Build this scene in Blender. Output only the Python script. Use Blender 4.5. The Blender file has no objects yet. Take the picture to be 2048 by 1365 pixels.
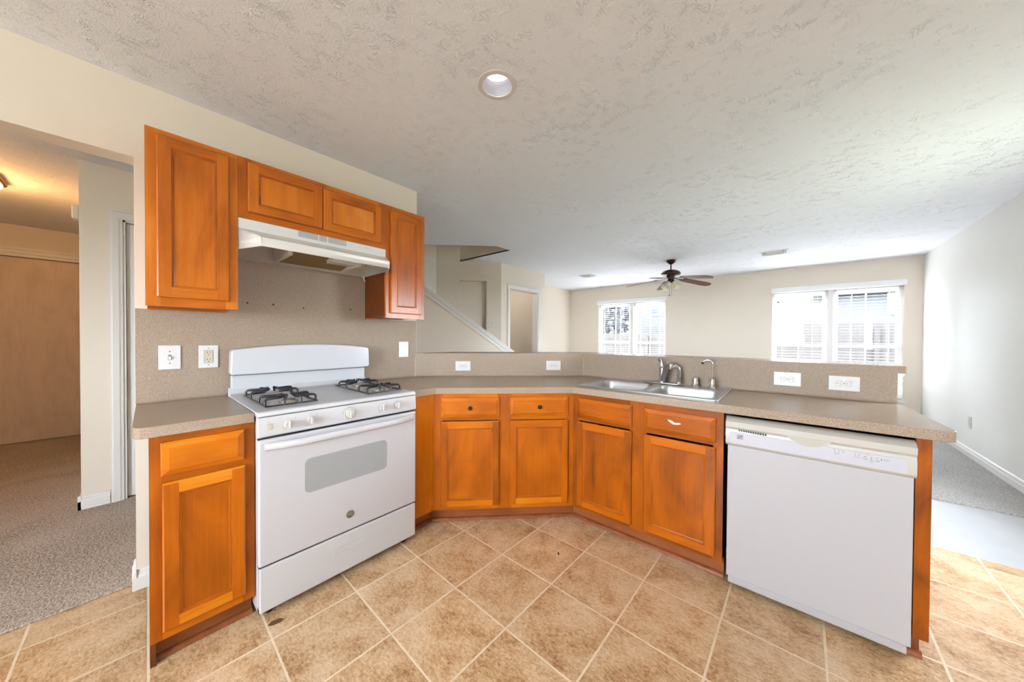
import bpy, bmesh, math, random
from mathutils import Vector, Matrix
from mathutils.geometry import tessellate_polygon
random.seed(7)
PI = math.pi
S = bpy.context.scene
C = S.collection

# ------------------------------------------------------------------ camera, world, sun, lights, exposure
cam = bpy.data.cameras.new('camera'); camo = bpy.data.objects.new('camera', cam); C.objects.link(camo)
cam.sensor_fit = 'HORIZONTAL'; cam.sensor_width = 36.0; cam.lens = 651.835 / 2048 * 36.0
cam.clip_start = 0.02; cam.clip_end = 200
_y, _t, _r = map(math.radians, (40.5558, -0.6194, 0.3276))
_d = Vector((-math.sin(_y), math.cos(_y), 0)); _R = Vector((math.cos(_y), math.sin(_y), 0)); _Z = Vector((0, 0, 1))
_D = _d * math.cos(_t) + _Z * math.sin(_t); _U = -_d * math.sin(_t) + _Z * math.cos(_t)
_R2 = _R * math.cos(_r) + _U * math.sin(_r); _U2 = -_R * math.sin(_r) + _U * math.cos(_r)
M = Matrix((( _R2.x, _U2.x, -_D.x, 2.4275), (_R2.y, _U2.y, -_D.y, 0.0), (_R2.z, _U2.z, -_D.z, 1.2474), (0, 0, 0, 1)))
camo.matrix_world = M
S.camera = camo

W = bpy.data.worlds.new('sky'); S.world = W; W.use_nodes = True
bg = W.node_tree.nodes['Background']; bg.inputs['Color'].default_value = (0.84, 0.92, 1.0, 1); bg.inputs['Strength'].default_value = 36.0

def add_light(name, kind, loc, energy, color=(1, 1, 1), rot=(0, 0, 0), **kw):
    l = bpy.data.lights.new(name, kind); l.energy = energy; l.color = color
    for k, v in kw.items(): setattr(l, k, v)
    o = bpy.data.objects.new(name, l); C.objects.link(o); o.location = loc; o.rotation_euler = rot
    return o
add_light('sun', 'SUN', (3, 20, 20), 44.0, (1.0, 0.98, 0.95), (math.radians(-53), 0, math.radians(-12)), angle=0.01)
# unseen fill lamps in added openings behind and beside the camera
add_light('fill_back', 'AREA', (2.0, -2.97, 1.4), 46, (0.80, 0.90, 1.0), (PI / 2 + 0.75, 0, 0), shape='RECTANGLE', size=1.7, size_y=1.0)
add_light('fill_right', 'AREA', (3.93, 3.4, 1.45), 3, (0.90, 0.95, 1.0), (PI / 2, 0, PI / 2), shape='RECTANGLE', size=1.0, size_y=0.9)

S.view_settings.view_transform = 'Standard'; S.view_settings.look = 'None'
S.view_settings.exposure = 0.52; S.view_settings.gamma = 1.0; S.view_settings.use_curve_mapping = False
try:
    S.cycles.use_denoising = True; S.cycles.max_bounces = 10; S.cycles.diffuse_bounces = 6
    S.cycles.transparent_max_bounces = 24; S.cycles.sample_clamp_indirect = 6.0; S.cycles.caustics_reflective = False; S.cycles.caustics_refractive = False
except Exception: pass

# ------------------------------------------------------------------ dimensions
H = 2.481; CZ = 0.912; CT = 0.0413; CD = 0.653; FD = 0.6415; DT = 0.018
BW = 1.567; BY = 2.600; LZ = 1.109; C1 = 1.2961; C2X = 1.3035; YR = 1.958
YW = 7.481; XR = 3.879; XL = -1.97
UD = 0.3134; UZ0 = 1.3776; UZ1 = 2.152; UZH = 1.8446
SQ = math.sqrt(0.5)

# ------------------------------------------------------------------ materials
class N:
    def __init__(s, name):
        s.m = bpy.data.materials.new(name); s.m.use_nodes = True; s.t = s.m.node_tree; s.b = s.t.nodes['Principled BSDF']
    def n(s, t, **kw):
        x = s.t.nodes.new(t)
        for k, v in kw.items():
            if k in x.inputs.keys(): x.inputs[k].default_value = v
            else: setattr(x, k, v)
        return x
    def l(s, a, b): s.t.links.new(a, b)
    def co(s): return s.n('ShaderNodeNewGeometry').outputs['Position']
    def math(s, op, a, b=None, c=None):
        x = s.n('ShaderNodeMath', operation=op)
        for i, v in enumerate((a, b, c)):
            if v is None: continue
            if isinstance(v, (int, float)): x.inputs[i].default_value = v
            else: s.l(v, x.inputs[i])
        return x.outputs[0]
    def noise(s, vec, scale, detail=2, rough=0.5, dist=0.0):
        x = s.n('ShaderNodeTexNoise', Scale=scale, Detail=detail, Roughness=rough, Distortion=dist); s.l(vec, x.inputs['Vector']); return x.outputs['Fac']
    def ramp(s, f, stops, interp='LINEAR'):
        x = s.n('ShaderNodeValToRGB'); x.color_ramp.interpolation = interp; e = x.color_ramp.elements
        while len(e) < len(stops): e.new(0.5)
        for i, (p, c) in enumerate(stops):
            e[i].position = p; e[i].color = (*c, 1) if len(c) == 3 else c
        s.l(f, x.inputs[0]); return x.outputs[0]
    def mapping(s, vec, scale=(1, 1, 1), rot=(0, 0, 0), loc=(0, 0, 0)):
        x = s.n('ShaderNodeMapping'); x.inputs['Scale'].default_value = scale; x.inputs['Rotation'].default_value = rot; x.inputs['Location'].default_value = loc
        s.l(vec, x.inputs[0]); return x.outputs[0]
    def mix(s, f, a, b, mode='MIX'):
        x = s.n('ShaderNodeMix', data_type='RGBA', blend_type=mode)
        for i, v in ((0, f), (6, a), (7, b)):
            if isinstance(v, (int, float)): x.inputs[i].default_value = v
            elif isinstance(v, tuple): x.inputs[i].default_value = (*v, 1)
            else: s.l(v, x.inputs[i])
        return x.outputs[2]
    def bump(s, h, strength, dist=0.01):
        x = s.n('ShaderNodeBump', Strength=strength, Distance=dist); s.l(h, x.inputs['Height']); s.l(x.outputs[0], s.b.inputs['Normal']); return x
    def col(s, c):
        if isinstance(c, tuple): s.b.inputs['Base Color'].default_value = (*c, 1)
        else: s.l(c, s.b.inputs['Base Color'])
    def set(s, **kw):
        for k, v in kw.items(): s.b.inputs[k.replace('_', ' ')].default_value = v
        return s

def srgb(r, g, b):
    f = lambda c: (c / 255 / 12.92) if c / 255 <= 0.04045 else ((c / 255 + 0.055) / 1.055) ** 2.4
    return (f(r), f(g), f(b))

def plain(name, rgb, rough=0.5, metal=0.0, var=0.03, vs=8, **kw):
    n = N(name); f = n.noise(n.co(), vs, 3)
    c = Vector(rgb)
    n.col(n.ramp(f, [(0.3, tuple(c * (1 - var))), (0.7, tuple(min(1, v * (1 + var)) for v in c))]))
    n.set(Roughness=rough, Metallic=metal, **kw)
    return n.m

def mk_wall(name, rgb):
    n = N(name); p = n.co(); f = n.noise(p, 1.3, 2)
    c = Vector(rgb); n.col(n.ramp(f, [(0.3, tuple(c * 0.985)), (0.7, tuple(c * 1.01))]))
    n.set(Roughness=0.55); n.bump(n.noise(p, 55, 3, 0.6), 0.10, 0.003); return n.m

def mk_ceiling():
    n = N('ceiling_texture'); p = n.co()
    # slapped-brush knockdown: short ridges gathered in wandering bands
    band = n.ramp(n.noise(n.mapping(p, (1.0, 1.6, 1), (0, 0, 0.6)), 1.5, 3, 0.55, 0.8), [(0.42, (0.0,) * 3), (0.64, (1,) * 3)])
    r = n.noise(n.mapping(p, (1.0, 0.55, 1), (0, 0, 0.35)), 26, 3, 0.6, 1.6)
    ridge = n.math('ABSOLUTE', n.math('SUBTRACT', r, 0.5)); ridge = n.math('SUBTRACT', 1.0, n.math('MULTIPLY', ridge, 14)); ridge = n.math('MAXIMUM', ridge, 0.0)
    fine = n.noise(p, 75, 3, 0.6)
    r2 = n.noise(n.mapping(p, (0.7, 1.0, 1), (0, 0, -0.5)), 48, 2, 0.6, 1.2)
    rid2 = n.math('MAXIMUM', n.math('SUBTRACT', 1.0, n.math('MULTIPLY', n.math('ABSOLUTE', n.math('SUBTRACT', r2, 0.5)), 11)), 0.0)
    brk = n.ramp(n.noise(p, 15, 2, 0.5), [(0.50, (0, 0, 0)), (0.60, (1, 1, 1))]); ridge = n.math('MULTIPLY', ridge, brk)
    h = n.math('ADD', ridge, n.math('MULTIPLY', rid2, 0.22))
    h = n.math('ADD', n.math('MULTIPLY', h, n.math('ADD', n.math('MULTIPLY', band, 0.75), 0.25)), n.math('MULTIPLY', fine, 0.22))
    n.col(n.ramp(n.noise(p, 0.8, 2), [(0.3, srgb(227, 231, 238)), (0.7, srgb(231, 235, 242))])); n.set(Roughness=0.75)
    n.bump(h, 0.75, 0.0055); return n.m

def mk_tile():
    n = N('floor_tile'); p = n.co(); ang = 0.02007; T = 0.33928
    v = n.mapping(p, (1, 1, 1), (0, 0, 0), (-0.8418, -1.3882, 0)); v = n.mapping(v, (1 / T, 1 / T, 1 / T), (0, 0, ang))
    sp = n.n('ShaderNodeSeparateXYZ'); n.l(v, sp.inputs[0])
    fx = n.math('FRACT', sp.outputs[0]); fy = n.math('FRACT', sp.outputs[1])
    dx = n.math('MINIMUM', fx, n.math('SUBTRACT', 1.0, fx)); dy = n.math('MINIMUM', fy, n.math('SUBTRACT', 1.0, fy))
    d = n.math('MINIMUM', dx, dy)
    d2 = n.math('ADD', d, n.math('MULTIPLY', n.math('SUBTRACT', n.noise(p, 60, 2), 0.5), 0.004))
    grout = n.ramp(d2, [(0.0105, (1, 1, 1)), (0.0135, (0, 0, 0))])
    cell = n.n('ShaderNodeCombineXYZ'); n.l(n.math('FLOOR', sp.outputs[0]), cell.inputs[0]); n.l(n.math('FLOOR', sp.outputs[1]), cell.inputs[1])
    wn = n.n('ShaderNodeTexWhiteNoise', noise_dimensions='3D'); n.l(cell.outputs[0], wn.inputs['Vector'])
    off = n.n('ShaderNodeVectorMath', operation='MULTIPLY_ADD'); n.l(wn.outputs['Color'], off.inputs[0]); off.inputs[1].default_value = (9, 9, 9); n.l(p, off.inputs[2])
    q = off.outputs[0]
    cloud = n.noise(q, 7, 4, 0.6, 0.3); vein = n.noise(n.mapping(q, (1, 1.7, 1)), 62, 5, 0.75, 0.5); grit = n.noise(q, 240, 2, 0.7)
    f = n.math('ADD', n.math('MULTIPLY', cloud, 0.46), n.math('MULTIPLY', vein, 0.64))
    c = n.ramp(f, [(0.40, srgb(134, 96, 58)), (0.49, srgb(178, 142, 102)), (0.57, srgb(200, 169, 132)), (0.68, srgb(216, 192, 162))])
    c = n.mix(n.ramp(grit, [(0.30, (0.5,) * 3), (0.42, (0,) * 3)]), c, srgb(132, 92, 56))
    tone = n.math('ADD', 0.94, n.math('MULTIPLY', wn.outputs['Value'], 0.1))
    c = n.mix(1.0, c, tone, 'MULTIPLY')
    gc = n.ramp(n.noise(p, 14, 2), [(0.3, srgb(214, 194, 166)), (0.7, srgb(228, 211, 186))])
    n.col(n.mix(grout, c, gc))
    n.l(n.ramp(grout, [(0, (0.30,) * 3), (1, (0.8,) * 3)]), n.b.inputs['Roughness'])
    h = n.math('SUBTRACT', n.math('MULTIPLY', vein, 0.25), n.math('MULTIPLY', grout, 1.0))
    n.bump(h, 0.35, 0.002); return n.m

def mk_carpet(name, a, b):
    n = N(name); p = n.co()
    f = n.noise(p, 170, 3, 0.7); g = n.noise(p, 2.2, 3, 0.5, 0.4); k = n.noise(n.mapping(p, (1, 1.4, 1)), 75, 3, 0.7)
    c = n.ramp(k, [(0.34, tuple(Vector(a) * 0.50)), (0.46, a), (0.68, b)])
    c = n.mix(n.ramp(g, [(0.35, (0.0,) * 3), (0.65, (0.35,) * 3)]), c, tuple(Vector(b) * 0.92))
    n.col(c); n.set(Roughness=0.95); n.b.inputs['Specular IOR Level'].default_value = 0.1
    n.bump(n.math('ADD', f, n.math('MULTIPLY', k, 1.3)), 0.9, 0.008); return n.m

def mk_wood(name, cols, gloss=0.30, mott=1.0):
    n = N(name)
    at = n.n('ShaderNodeAttribute', attribute_name='gco'); v = at.outputs['Vector']
    tn = n.n('ShaderNodeAttribute', attribute_name='tone').outputs['Fac']
    grain = n.noise(n.mapping(v, (95, 95, 2.6)), 1.0, 4, 0.62, 0.5)
    fig = n.noise(n.mapping(v, (5.5, 5.5, 2.2)), 1.0, 4, 0.5, 1.2)
    rings = n.noise(n.mapping(v, (26, 26, 1.6)), 1.0, 3, 0.5, 2.2)
    f = n.math('ADD', n.math('MULTIPLY', grain, 0.14), n.math('MULTIPLY', fig, 0.44))
    f = n.math('ADD', f, n.math('MULTIPLY', rings, 0.12)); f = n.math('ADD', f, 0.15)
    f = n.math('ADD', f, n.math('MULTIPLY', n.math('SUBTRACT', tn, 0.5), 0.62))
    c = n.ramp(f, [(0.28, cols[0]), (0.50, cols[1]), (0.66, cols[2]), (0.86, cols[3])])
    bl = n.ramp(n.noise(n.mapping(v, (7, 7, 5)), 1.0, 3, 0.6, 1.0), [(0.66, (0, 0, 0)), (0.80, (0.42 * mott,) * 3)])
    c = n.mix(bl, c, cols[0])
    n.col(c); n.set(Roughness=gloss); n.b.inputs['Coat Weight'].default_value = 0.08; n.b.inputs['Coat Roughness'].default_value = 0.2
    n.b.inputs['Specular IOR Level'].default_value = 0.28
    n.bump(grain, 0.08, 0.001); return n.m

def mk_laminate(name, rough):
    n = N(name); p = n.co()
    s = n.noise(p, 420, 3, 0.7); b = n.noise(p, 5, 2)
    c = n.ramp(s, [(0.34, srgb(112, 94, 78)), (0.46, srgb(142, 124, 107)), (0.60, srgb(159, 141, 124)), (0.70, srgb(182, 166, 150))])
    n.col(n.mix(n.ramp(b, [(0.3, (0,) * 3), (0.7, (0.10,) * 3)]), c, srgb(172, 158, 142)))
    n.set(Roughness=rough); return n.m

def mk_steel():
    n = N('brushed_steel'); p = n.co(); f = n.noise(n.mapping(p, (4, 300, 300)), 1.0, 2)
    n.col(n.ramp(f, [(0.3, (0.50, 0.50, 0.51)), (0.7, (0.62, 0.62, 0.63))])); n.set(Metallic=1.0, Roughness=0.38); return n.m

def mk_glass():
    n = N('window_glass'); t = n.t
    tr = n.n('ShaderNodeBsdfTransparent'); gl = n.n('ShaderNodeBsdfGlossy', Roughness=0.02); fr = n.n('ShaderNodeFresnel', IOR=1.45); mx = n.n('ShaderNodeMixShader')
    tr.inputs[0].default_value = (0.97, 0.985, 1.0, 1)
    n.l(fr.outputs[0], mx.inputs[0]); n.l(tr.outputs[0], mx.inputs[1]); n.l(gl.outputs[0], mx.inputs[2]); n.l(mx.outputs[0], t.nodes['Material Output'].inputs[0]); return n.m

def mk_emit(name, rgb, strength):
    n = N(name); n.col(rgb); n.b.inputs['Emission Color'].default_value = (*rgb, 1); n.b.inputs['Emission Strength'].default_value = strength; return n.m

def mk_ovenglass():
    n = N('oven_window_glass'); p = n.co(); v = n.mapping(p, (260, 260, 260))
    vo = n.n('ShaderNodeTexVoronoi', Scale=1.0, Randomness=0.0); n.l(v, vo.inputs['Vector'])
    n.col(n.ramp(vo.outputs['Distance'], [(0.3, srgb(120, 123, 126)), (0.45, srgb(154, 157, 160))])); n.set(Roughness=0.18); return n.m

def mk_filter():
    n = N('grease_filter_mesh'); p = n.co(); v = n.mapping(p, (190, 190, 190), (0, 0, 0.78))
    vo = n.n('ShaderNodeTexVoronoi', Scale=1.0, Randomness=0.15); n.l(v, vo.inputs['Vector'])
    n.col(n.ramp(vo.outputs['Distance'], [(0.25, srgb(70, 54, 30)), (0.5, srgb(168, 142, 96))])); n.set(Metallic=0.6, Roughness=0.4); return n.m

def mk_siding(name, a, b, pitch):
    n = N(name); p = n.co(); sp = n.n('ShaderNodeSeparateXYZ'); n.l(p, sp.inputs[0])
    f = n.math('FRACT', n.math('DIVIDE', sp.outputs[2], pitch)); n.col(n.ramp(f, [(0.0, b), (0.12, a)])); n.set(Roughness=0.7); return n.m

def mk_fence(name, a, b):
    n = N(name); p = n.co(); sp = n.n('ShaderNodeSeparateXYZ'); n.l(p, sp.inputs[0])
    u = n.math('DIVIDE', n.math('ADD', sp.outputs[0], sp.outputs[1]), 0.14)
    wn = n.n('ShaderNodeTexWhiteNoise', noise_dimensions='1D'); n.l(n.math('FLOOR', u), wn.inputs['W'])
    c = n.mix(wn.outputs['Value'], a, b)
    c = n.mix(n.ramp(n.math('FRACT', u), [(0.0, (1,) * 3), (0.08, (0,) * 3)]), c, tuple(Vector(a) * 0.25))
    n.col(n.mix(n.ramp(n.noise(n.mapping(p, (9, 9, 1)), 2, 3), [(0.4, (0,) * 3), (0.8, (0.5,) * 3)]), c, tuple(Vector(a) * 0.6))); n.set(Roughness=0.85); return n.m

WALL = mk_wall('cream_wall_paint', srgb(228, 218, 204)); WALLR = mk_wall('pale_wall_paint', srgb(228, 228, 224)); WALLH = WALL
CEIL = mk_ceiling(); TILE = mk_tile()
CARP = mk_carpet('beige_carpet', srgb(166, 150, 136), srgb(220, 206, 192)); CARP2 = mk_carpet('living_carpet', srgb(160, 156, 152), srgb(206, 202, 198))
VINYL = plain('pale_vinyl', srgb(172, 172, 175), 0.35, var=0.05, vs=5)
WC = [srgb(108, 50, 2), srgb(166, 84, 3), srgb(187, 104, 8), srgb(206, 136, 36)]
WOOD = mk_wood('honey_maple', WC)
WOODU = mk_wood('honey_maple_worn', [srgb(104, 48, 10), srgb(168, 88, 18), srgb(190, 110, 30), srgb(208, 138, 60)], 0.26, 1.2)
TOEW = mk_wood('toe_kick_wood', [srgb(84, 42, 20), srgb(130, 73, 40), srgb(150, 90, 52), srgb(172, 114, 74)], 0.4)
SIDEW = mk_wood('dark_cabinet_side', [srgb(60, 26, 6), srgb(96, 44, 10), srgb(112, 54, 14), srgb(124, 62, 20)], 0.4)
CLOSW = mk_wood('pale_closet_door', [srgb(200, 176, 156), srgb(218, 198, 178), srgb(224, 206, 188), srgb(230, 214, 198)], 0.45, 0.2)
LAM = mk_laminate('speckled_laminate', 0.24); LAMV = mk_laminate('speckled_laminate_matte', 0.6); STEEL = mk_steel()
ENAMEL = plain('white_enamel', srgb(194, 195, 199), 0.16, var=0.004, vs=2); ENAMELD = plain('white_door_enamel', srgb(188, 187, 192), 0.22, var=0.004, vs=2)
BISQ = plain('bisque_plastic', srgb(176, 172, 165), 0.35, var=0.01); KNOBW = plain('ivory_knob_plastic', srgb(190, 188, 183), 0.3, var=0.01)
DWD = plain('dishwasher_door_paint', srgb(170, 168, 171), 0.42, var=0.008, vs=2); PANW = plain('panel_insert', srgb(180, 181, 189), 0.3, var=0.005)
TRIM = plain('white_trim_paint', srgb(230, 228, 225), 0.35, var=0.01, vs=4); PLATE = plain('white_plate_plastic', srgb(208, 207, 206), 0.3, var=0.01)
PLATEW = plain('painted_plate', srgb(226, 220, 206), 0.35, var=0.01)
BLACK = plain('black_iron', (0.012, 0.012, 0.015), 0.35, var=0.2); DARK = plain('dark_gap', (0.008, 0.008, 0.009), 0.6); KNOBB = plain('black_knob', (0.01, 0.01, 0.012), 0.15)
CHROME = plain('chrome', (0.78, 0.78, 0.80), 0.10, 1.0, 0.02); SATIN = plain('satin_nickel', (0.50, 0.51, 0.54), 0.28, 1.0, 0.03)
ALU = plain('burner_aluminium', srgb(176, 170, 162), 0.35, 0.7, 0.05); BRONZE = plain('dark_bronze', srgb(62, 40, 36), 0.3, 0.6, 0.1)
BLADE = mk_wood('walnut_blade', [srgb(52, 24, 18), srgb(84, 42, 32), srgb(98, 52, 40), srgb(116, 66, 50)], 0.3)
SHADE = plain('frosted_shade', srgb(238, 232, 212), 0.35, var=0.02); BADGE = plain('badge_grey', srgb(104, 96, 88), 0.3, 0.5)
INK = plain('grey_ink', srgb(120, 116, 122), 0.5); INKD = plain('dark_ink', srgb(40, 38, 42), 0.5); IVORY = plain('ivory_switch', srgb(190, 181, 162), 0.35, var=0.01)
GLASS = mk_glass(); OVENG = mk_ovenglass(); FILT = mk_filter(); BLIND = plain('white_blind', srgb(240, 241, 244), 0.4, var=0.01)
BRASS = plain('antique_brass', srgb(150, 100, 48), 0.3, 0.8); GLOW = mk_emit('warm_glass_bowl', (1.0, 0.66, 0.30), 2.2); BULB = mk_emit('lamp_face', (1.0, 0.98, 0.96), 2.6)
HOODW = plain('hood_white_paint', srgb(214, 213, 209), 0.28, var=0.005); LEAF = plain('dead_leaf', srgb(70, 50, 30), 0.8)
SID1 = mk_siding('white_siding', (0.020, 0.0212, 0.0262), (0.0115, 0.0125, 0.0160), 0.13); ROOFM = mk_siding('shingle_roof', (0.0115, 0.0122, 0.0145), (0.0075, 0.0082, 0.0100), 0.12)
FEN = mk_fence('fence_boards', (0.0098, 0.0068, 0.0055), (0.0150, 0.0115, 0.0096)); GRASS = plain('lawn', (0.10, 0.11, 0.07), 0.9, var=0.2, vs=20); BOUNCE = plain('pale_bounce_slab', (0.62, 0.62, 0.62), 0.8, var=0.06, vs=3)
FOL = plain('tree_foliage', (0.0055, 0.0068, 0.0080), 0.8, var=0.3, vs=3); BARK = plain('tree_bark', srgb(84, 72, 62), 0.9); PANE = plain('house_pane', (0.006, 0.010, 0.018), 0.35)

# ------------------------------------------------------------------ mesh helpers
class MB:
    def __init__(s): s.v = []; s.f = []; s.mi = []; s.tone = []; s.g = []; s.cur = 0; s.T = None
    def face(s, pts, grain='z', tone=0.5, off=(0, 0, 0)):
        i0 = len(s.v); pts = [Vector(p) for p in pts]
        gi = {'x': (1, 2, 0), 'y': (0, 2, 1), 'z': (0, 1, 2)}[grain]
        s.g.append([tuple(p[k] + off[q] for q, k in enumerate(gi)) for p in pts])
        s.v += [tuple(s.T @ p) if s.T else tuple(p) for p in pts]
        s.f.append(tuple(range(i0, i0 + len(pts)))); s.mi.append(s.cur); s.tone.append(tone)
    def rnd(s): return (random.random() * 20, random.random() * 20, random.random() * 20)
    def box(s, x0, x1, y0, y1, z0, z1, grain='z', tone=None, off=None):
        tone = 0.5 if tone is None else tone; off = off or s.rnd()
        P = lambda a, b, c: ((x0, x1)[a], (y0, y1)[b], (z0, z1)[c])
        for q in (((0,0,0),(0,0,1),(0,1,1),(0,1,0)), ((1,0,0),(1,1,0),(1,1,1),(1,0,1)), ((0,0,0),(1,0,0),(1,0,1),(0,0,1)),
                  ((0,1,0),(0,1,1),(1,1,1),(1,1,0)), ((0,0,0),(0,1,0),(1,1,0),(1,0,0)), ((0,0,1),(1,0,1),(1,1,1),(0,1,1))):
            s.face([P(*c) for c in q], grain, tone, off)
        return s
    def plate(s, outer, holes, w0, w1, axis='z', grain='z', tone=0.5):
        m = {'z': lambda u, v, w: (u, v, w), 'y': lambda u, v, w: (u, w, v), 'x': lambda u, v, w: (w, u, v)}[axis]
        loops = [outer] + list(holes); flat = [p for l in loops for p in l]; off = s.rnd()
        if holes: tris = tessellate_polygon([[Vector((a, b, 0)) for a, b in l] for l in loops])
        else: tris = [tuple(range(len(outer)))]
        for t in tris:
            s.face([m(*flat[i], w1) for i in t], grain, tone, off); s.face([m(*flat[i], w0) for i in reversed(t)], grain, tone, off)
        for l in loops:
            for i in range(len(l)):
                a, b = l[i], l[(i + 1) % len(l)]
                s.face([m(*a, w0), m(*b, w0), m(*b, w1), m(*a, w1)], grain, tone, off)
        return s
    def lathe(s, prof, c=(0, 0, 0), axis='z', seg=24, caps=True):
        cx, cy, cz = c
        def P(r, h, a):
            u, v = r * math.cos(a), r * math.sin(a)
            return {'z': (cx + u, cy + v, cz + h), 'y': (cx + u, cy + h, cz + v), 'x': (cx + h, cy + u, cz + v)}[axis]
        for (r0, h0), (r1, h1) in zip(prof, prof[1:]):
            for k in range(seg):
                a, b = 2 * PI * k / seg, 2 * PI * (k + 1) / seg
                pts = [P(r0, h0, a), P(r0, h0, b), P(r1, h1, b), P(r1, h1, a)]
                if r0 < 1e-6: pts = pts[1:]
                elif r1 < 1e-6: pts = pts[:3]
                s.face(pts)
        if caps:
            for r, h in (prof[0], prof[-1]):
                if r > 1e-6: s.face([P(r, h, 2 * PI * k / seg) for k in range(seg)])
        return s
    def tube(s, pts, r, seg=10, close=False):
        pts = [Vector(p) for p in pts]; n = len(pts); rs = r if isinstance(r, (list, tuple)) else [r] * n
        rings = []; up = None
        for i, p in enumerate(pts):
            a = pts[i - 1] if i > 0 else (pts[-1] if close else p); b = pts[i + 1] if i < n - 1 else (pts[0] if close else p)
            d = (b - a).normalized()
            if up is None: up = d.orthogonal().normalized()
            else: up = (up - d * up.dot(d)).normalized()
            w = d.cross(up)
            rings.append([p + (up * math.cos(2 * PI * k / seg) + w * math.sin(2 * PI * k / seg)) * rs[i] for k in range(seg)])
        m = n if close else n - 1
        for i in range(m):
            A, B = rings[i], rings[(i + 1) % n]
            for k in range(seg): s.face([A[k], A[(k + 1) % seg], B[(k + 1) % seg], B[k]])
        if not close: s.face(rings[0]); s.face(rings[-1])
        return s
    def sweep(s, prof, path_a, path_b, frame):
        # extrude a 2D profile (list of (a,b)) between two points; frame = (ea, eb) vectors
        ea, eb = Vector(frame[0]), Vector(frame[1]); A, B = Vector(path_a), Vector(path_b); n = len(prof)
        ra = [A + ea * a + eb * b for a, b in prof]; rb = [B + ea * a + eb * b for a, b in prof]
        for i in range(n): s.face([ra[i], ra[(i + 1) % n], rb[(i + 1) % n], rb[i]])
        s.face(ra); s.face(rb); return s
    def build(s, name, mats, parent=None, bevel=0.0, seg=2, smooth=35, kind=None):
        if not isinstance(mats, (list, tuple)): mats = [mats]
        me = bpy.data.meshes.new(name); me.from_pydata(s.v, [], s.f)
        for m in mats: me.materials.append(m)
        me.polygons.foreach_set('material_index', s.mi)
        ga = me.attributes.new('gco', 'FLOAT_VECTOR', 'CORNER')
        ga.data.foreach_set('vector', [c for f in s.g for p in f for c in p])
        ta = me.attributes.new('tone', 'FLOAT', 'CORNER'); ta.data.foreach_set('value', [t for f, t in zip(s.f, s.tone) for _ in f])
        bm = bmesh.new(); bm.from_mesh(me); bmesh.ops.remove_doubles(bm, verts=bm.verts, dist=1e-5)
        bmesh.ops.recalc_face_normals(bm, faces=bm.faces); bm.to_mesh(me); bm.free()
        if smooth:
            me.polygons.foreach_set('use_smooth', [True] * len(me.polygons)); me.set_sharp_from_angle(angle=math.radians(smooth))
        o = bpy.data.objects.new(name, me); C.objects.link(o); o.parent = parent
        if bevel:
            b = o.modifiers.new('bevel', 'BEVEL'); b.width = bevel; b.segments = seg; b.limit_method = 'ANGLE'; b.angle_limit = math.radians(35); b.harden_normals = bool(smooth)
        if kind: o['kind'] = kind
        return o

def rrect(x0, x1, y0, y1, r, n=6):
    p = []
    for cx, cy, a0 in ((x1 - r, y1 - r, 0), (x0 + r, y1 - r, 90), (x0 + r, y0 + r, 180), (x1 - r, y0 + r, 270)):
        for k in range(n + 1):
            a = math.radians(a0 + 90 * k / n); p.append((cx + r * math.cos(a), cy + r * math.sin(a)))
    return p
def tag(o, label, cat, group=None):
    o['label'] = label; o['category'] = cat
    if group: o['group'] = group
    return o
def thing(name, label, cat, loc=(0, 0, 0), rz=0, group=None):
    o = bpy.data.objects.new(name, None); C.objects.link(o); o.location = loc; o.rotation_euler = (0, 0, rz); o.empty_display_size = 0.1
    return tag(o, label, cat, group)
def struct(name, mb, mats, parent=None, **kw): return mb.build(name, mats, parent, kind=None if parent else 'structure', **kw)
def bx(*a, **k): return MB().box(*a, **k)
def copy_tree(o, parent=None):
    c = o.copy(); C.objects.link(c); c.parent = parent
    for ch in list(o.children): copy_tree(ch, c)
    return c

# ------------------------------------------------------------------ floor and ceiling
struct('floor', bx(-0.12, XR, -3.0, 3.142, -0.05, 0), TILE, smooth=0)
struct('floor_vinyl', bx(0.2, XR, 3.142, 4.075, -0.05, 0.0), VINYL, smooth=0)
m = MB(); m.box(-5.2, -0.045, -3.0, 3.142, 0.0005, 0.012); m.box(-5.2, -0.121, -3.0, 3.142, -0.05, 0.0); struct('floor_carpet_hall', m, CARP, bevel=0.006, smooth=0)
m = MB(); m.box(-4.2, 0.199, 3.143, 4.075, -0.05, 0.012); m.box(-4.2, XR, 4.076, YW, -0.05, 0.012); struct('floor_carpet_living', m, CARP2, bevel=0.005, smooth=0)

LC = (1.322, 1.170)
VOID = [(-0.61, 3.223), (-0.61, 3.497), (-1.70, 3.497), (-1.965, 3.232), (-1.965, 1.868)]
circ = [(LC[0] + 0.078 * math.cos(2 * PI * k / 32), LC[1] + 0.078 * math.sin(2 * PI * k / 32)) for k in range(32)]
m = MB(); m.plate([(-5.2, -3.0), (XR, -3.0), (XR, YW), (-5.2, YW)], [VOID, circ], H, H + 0.02); struct('ceiling', m, CEIL, smooth=0)
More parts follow.
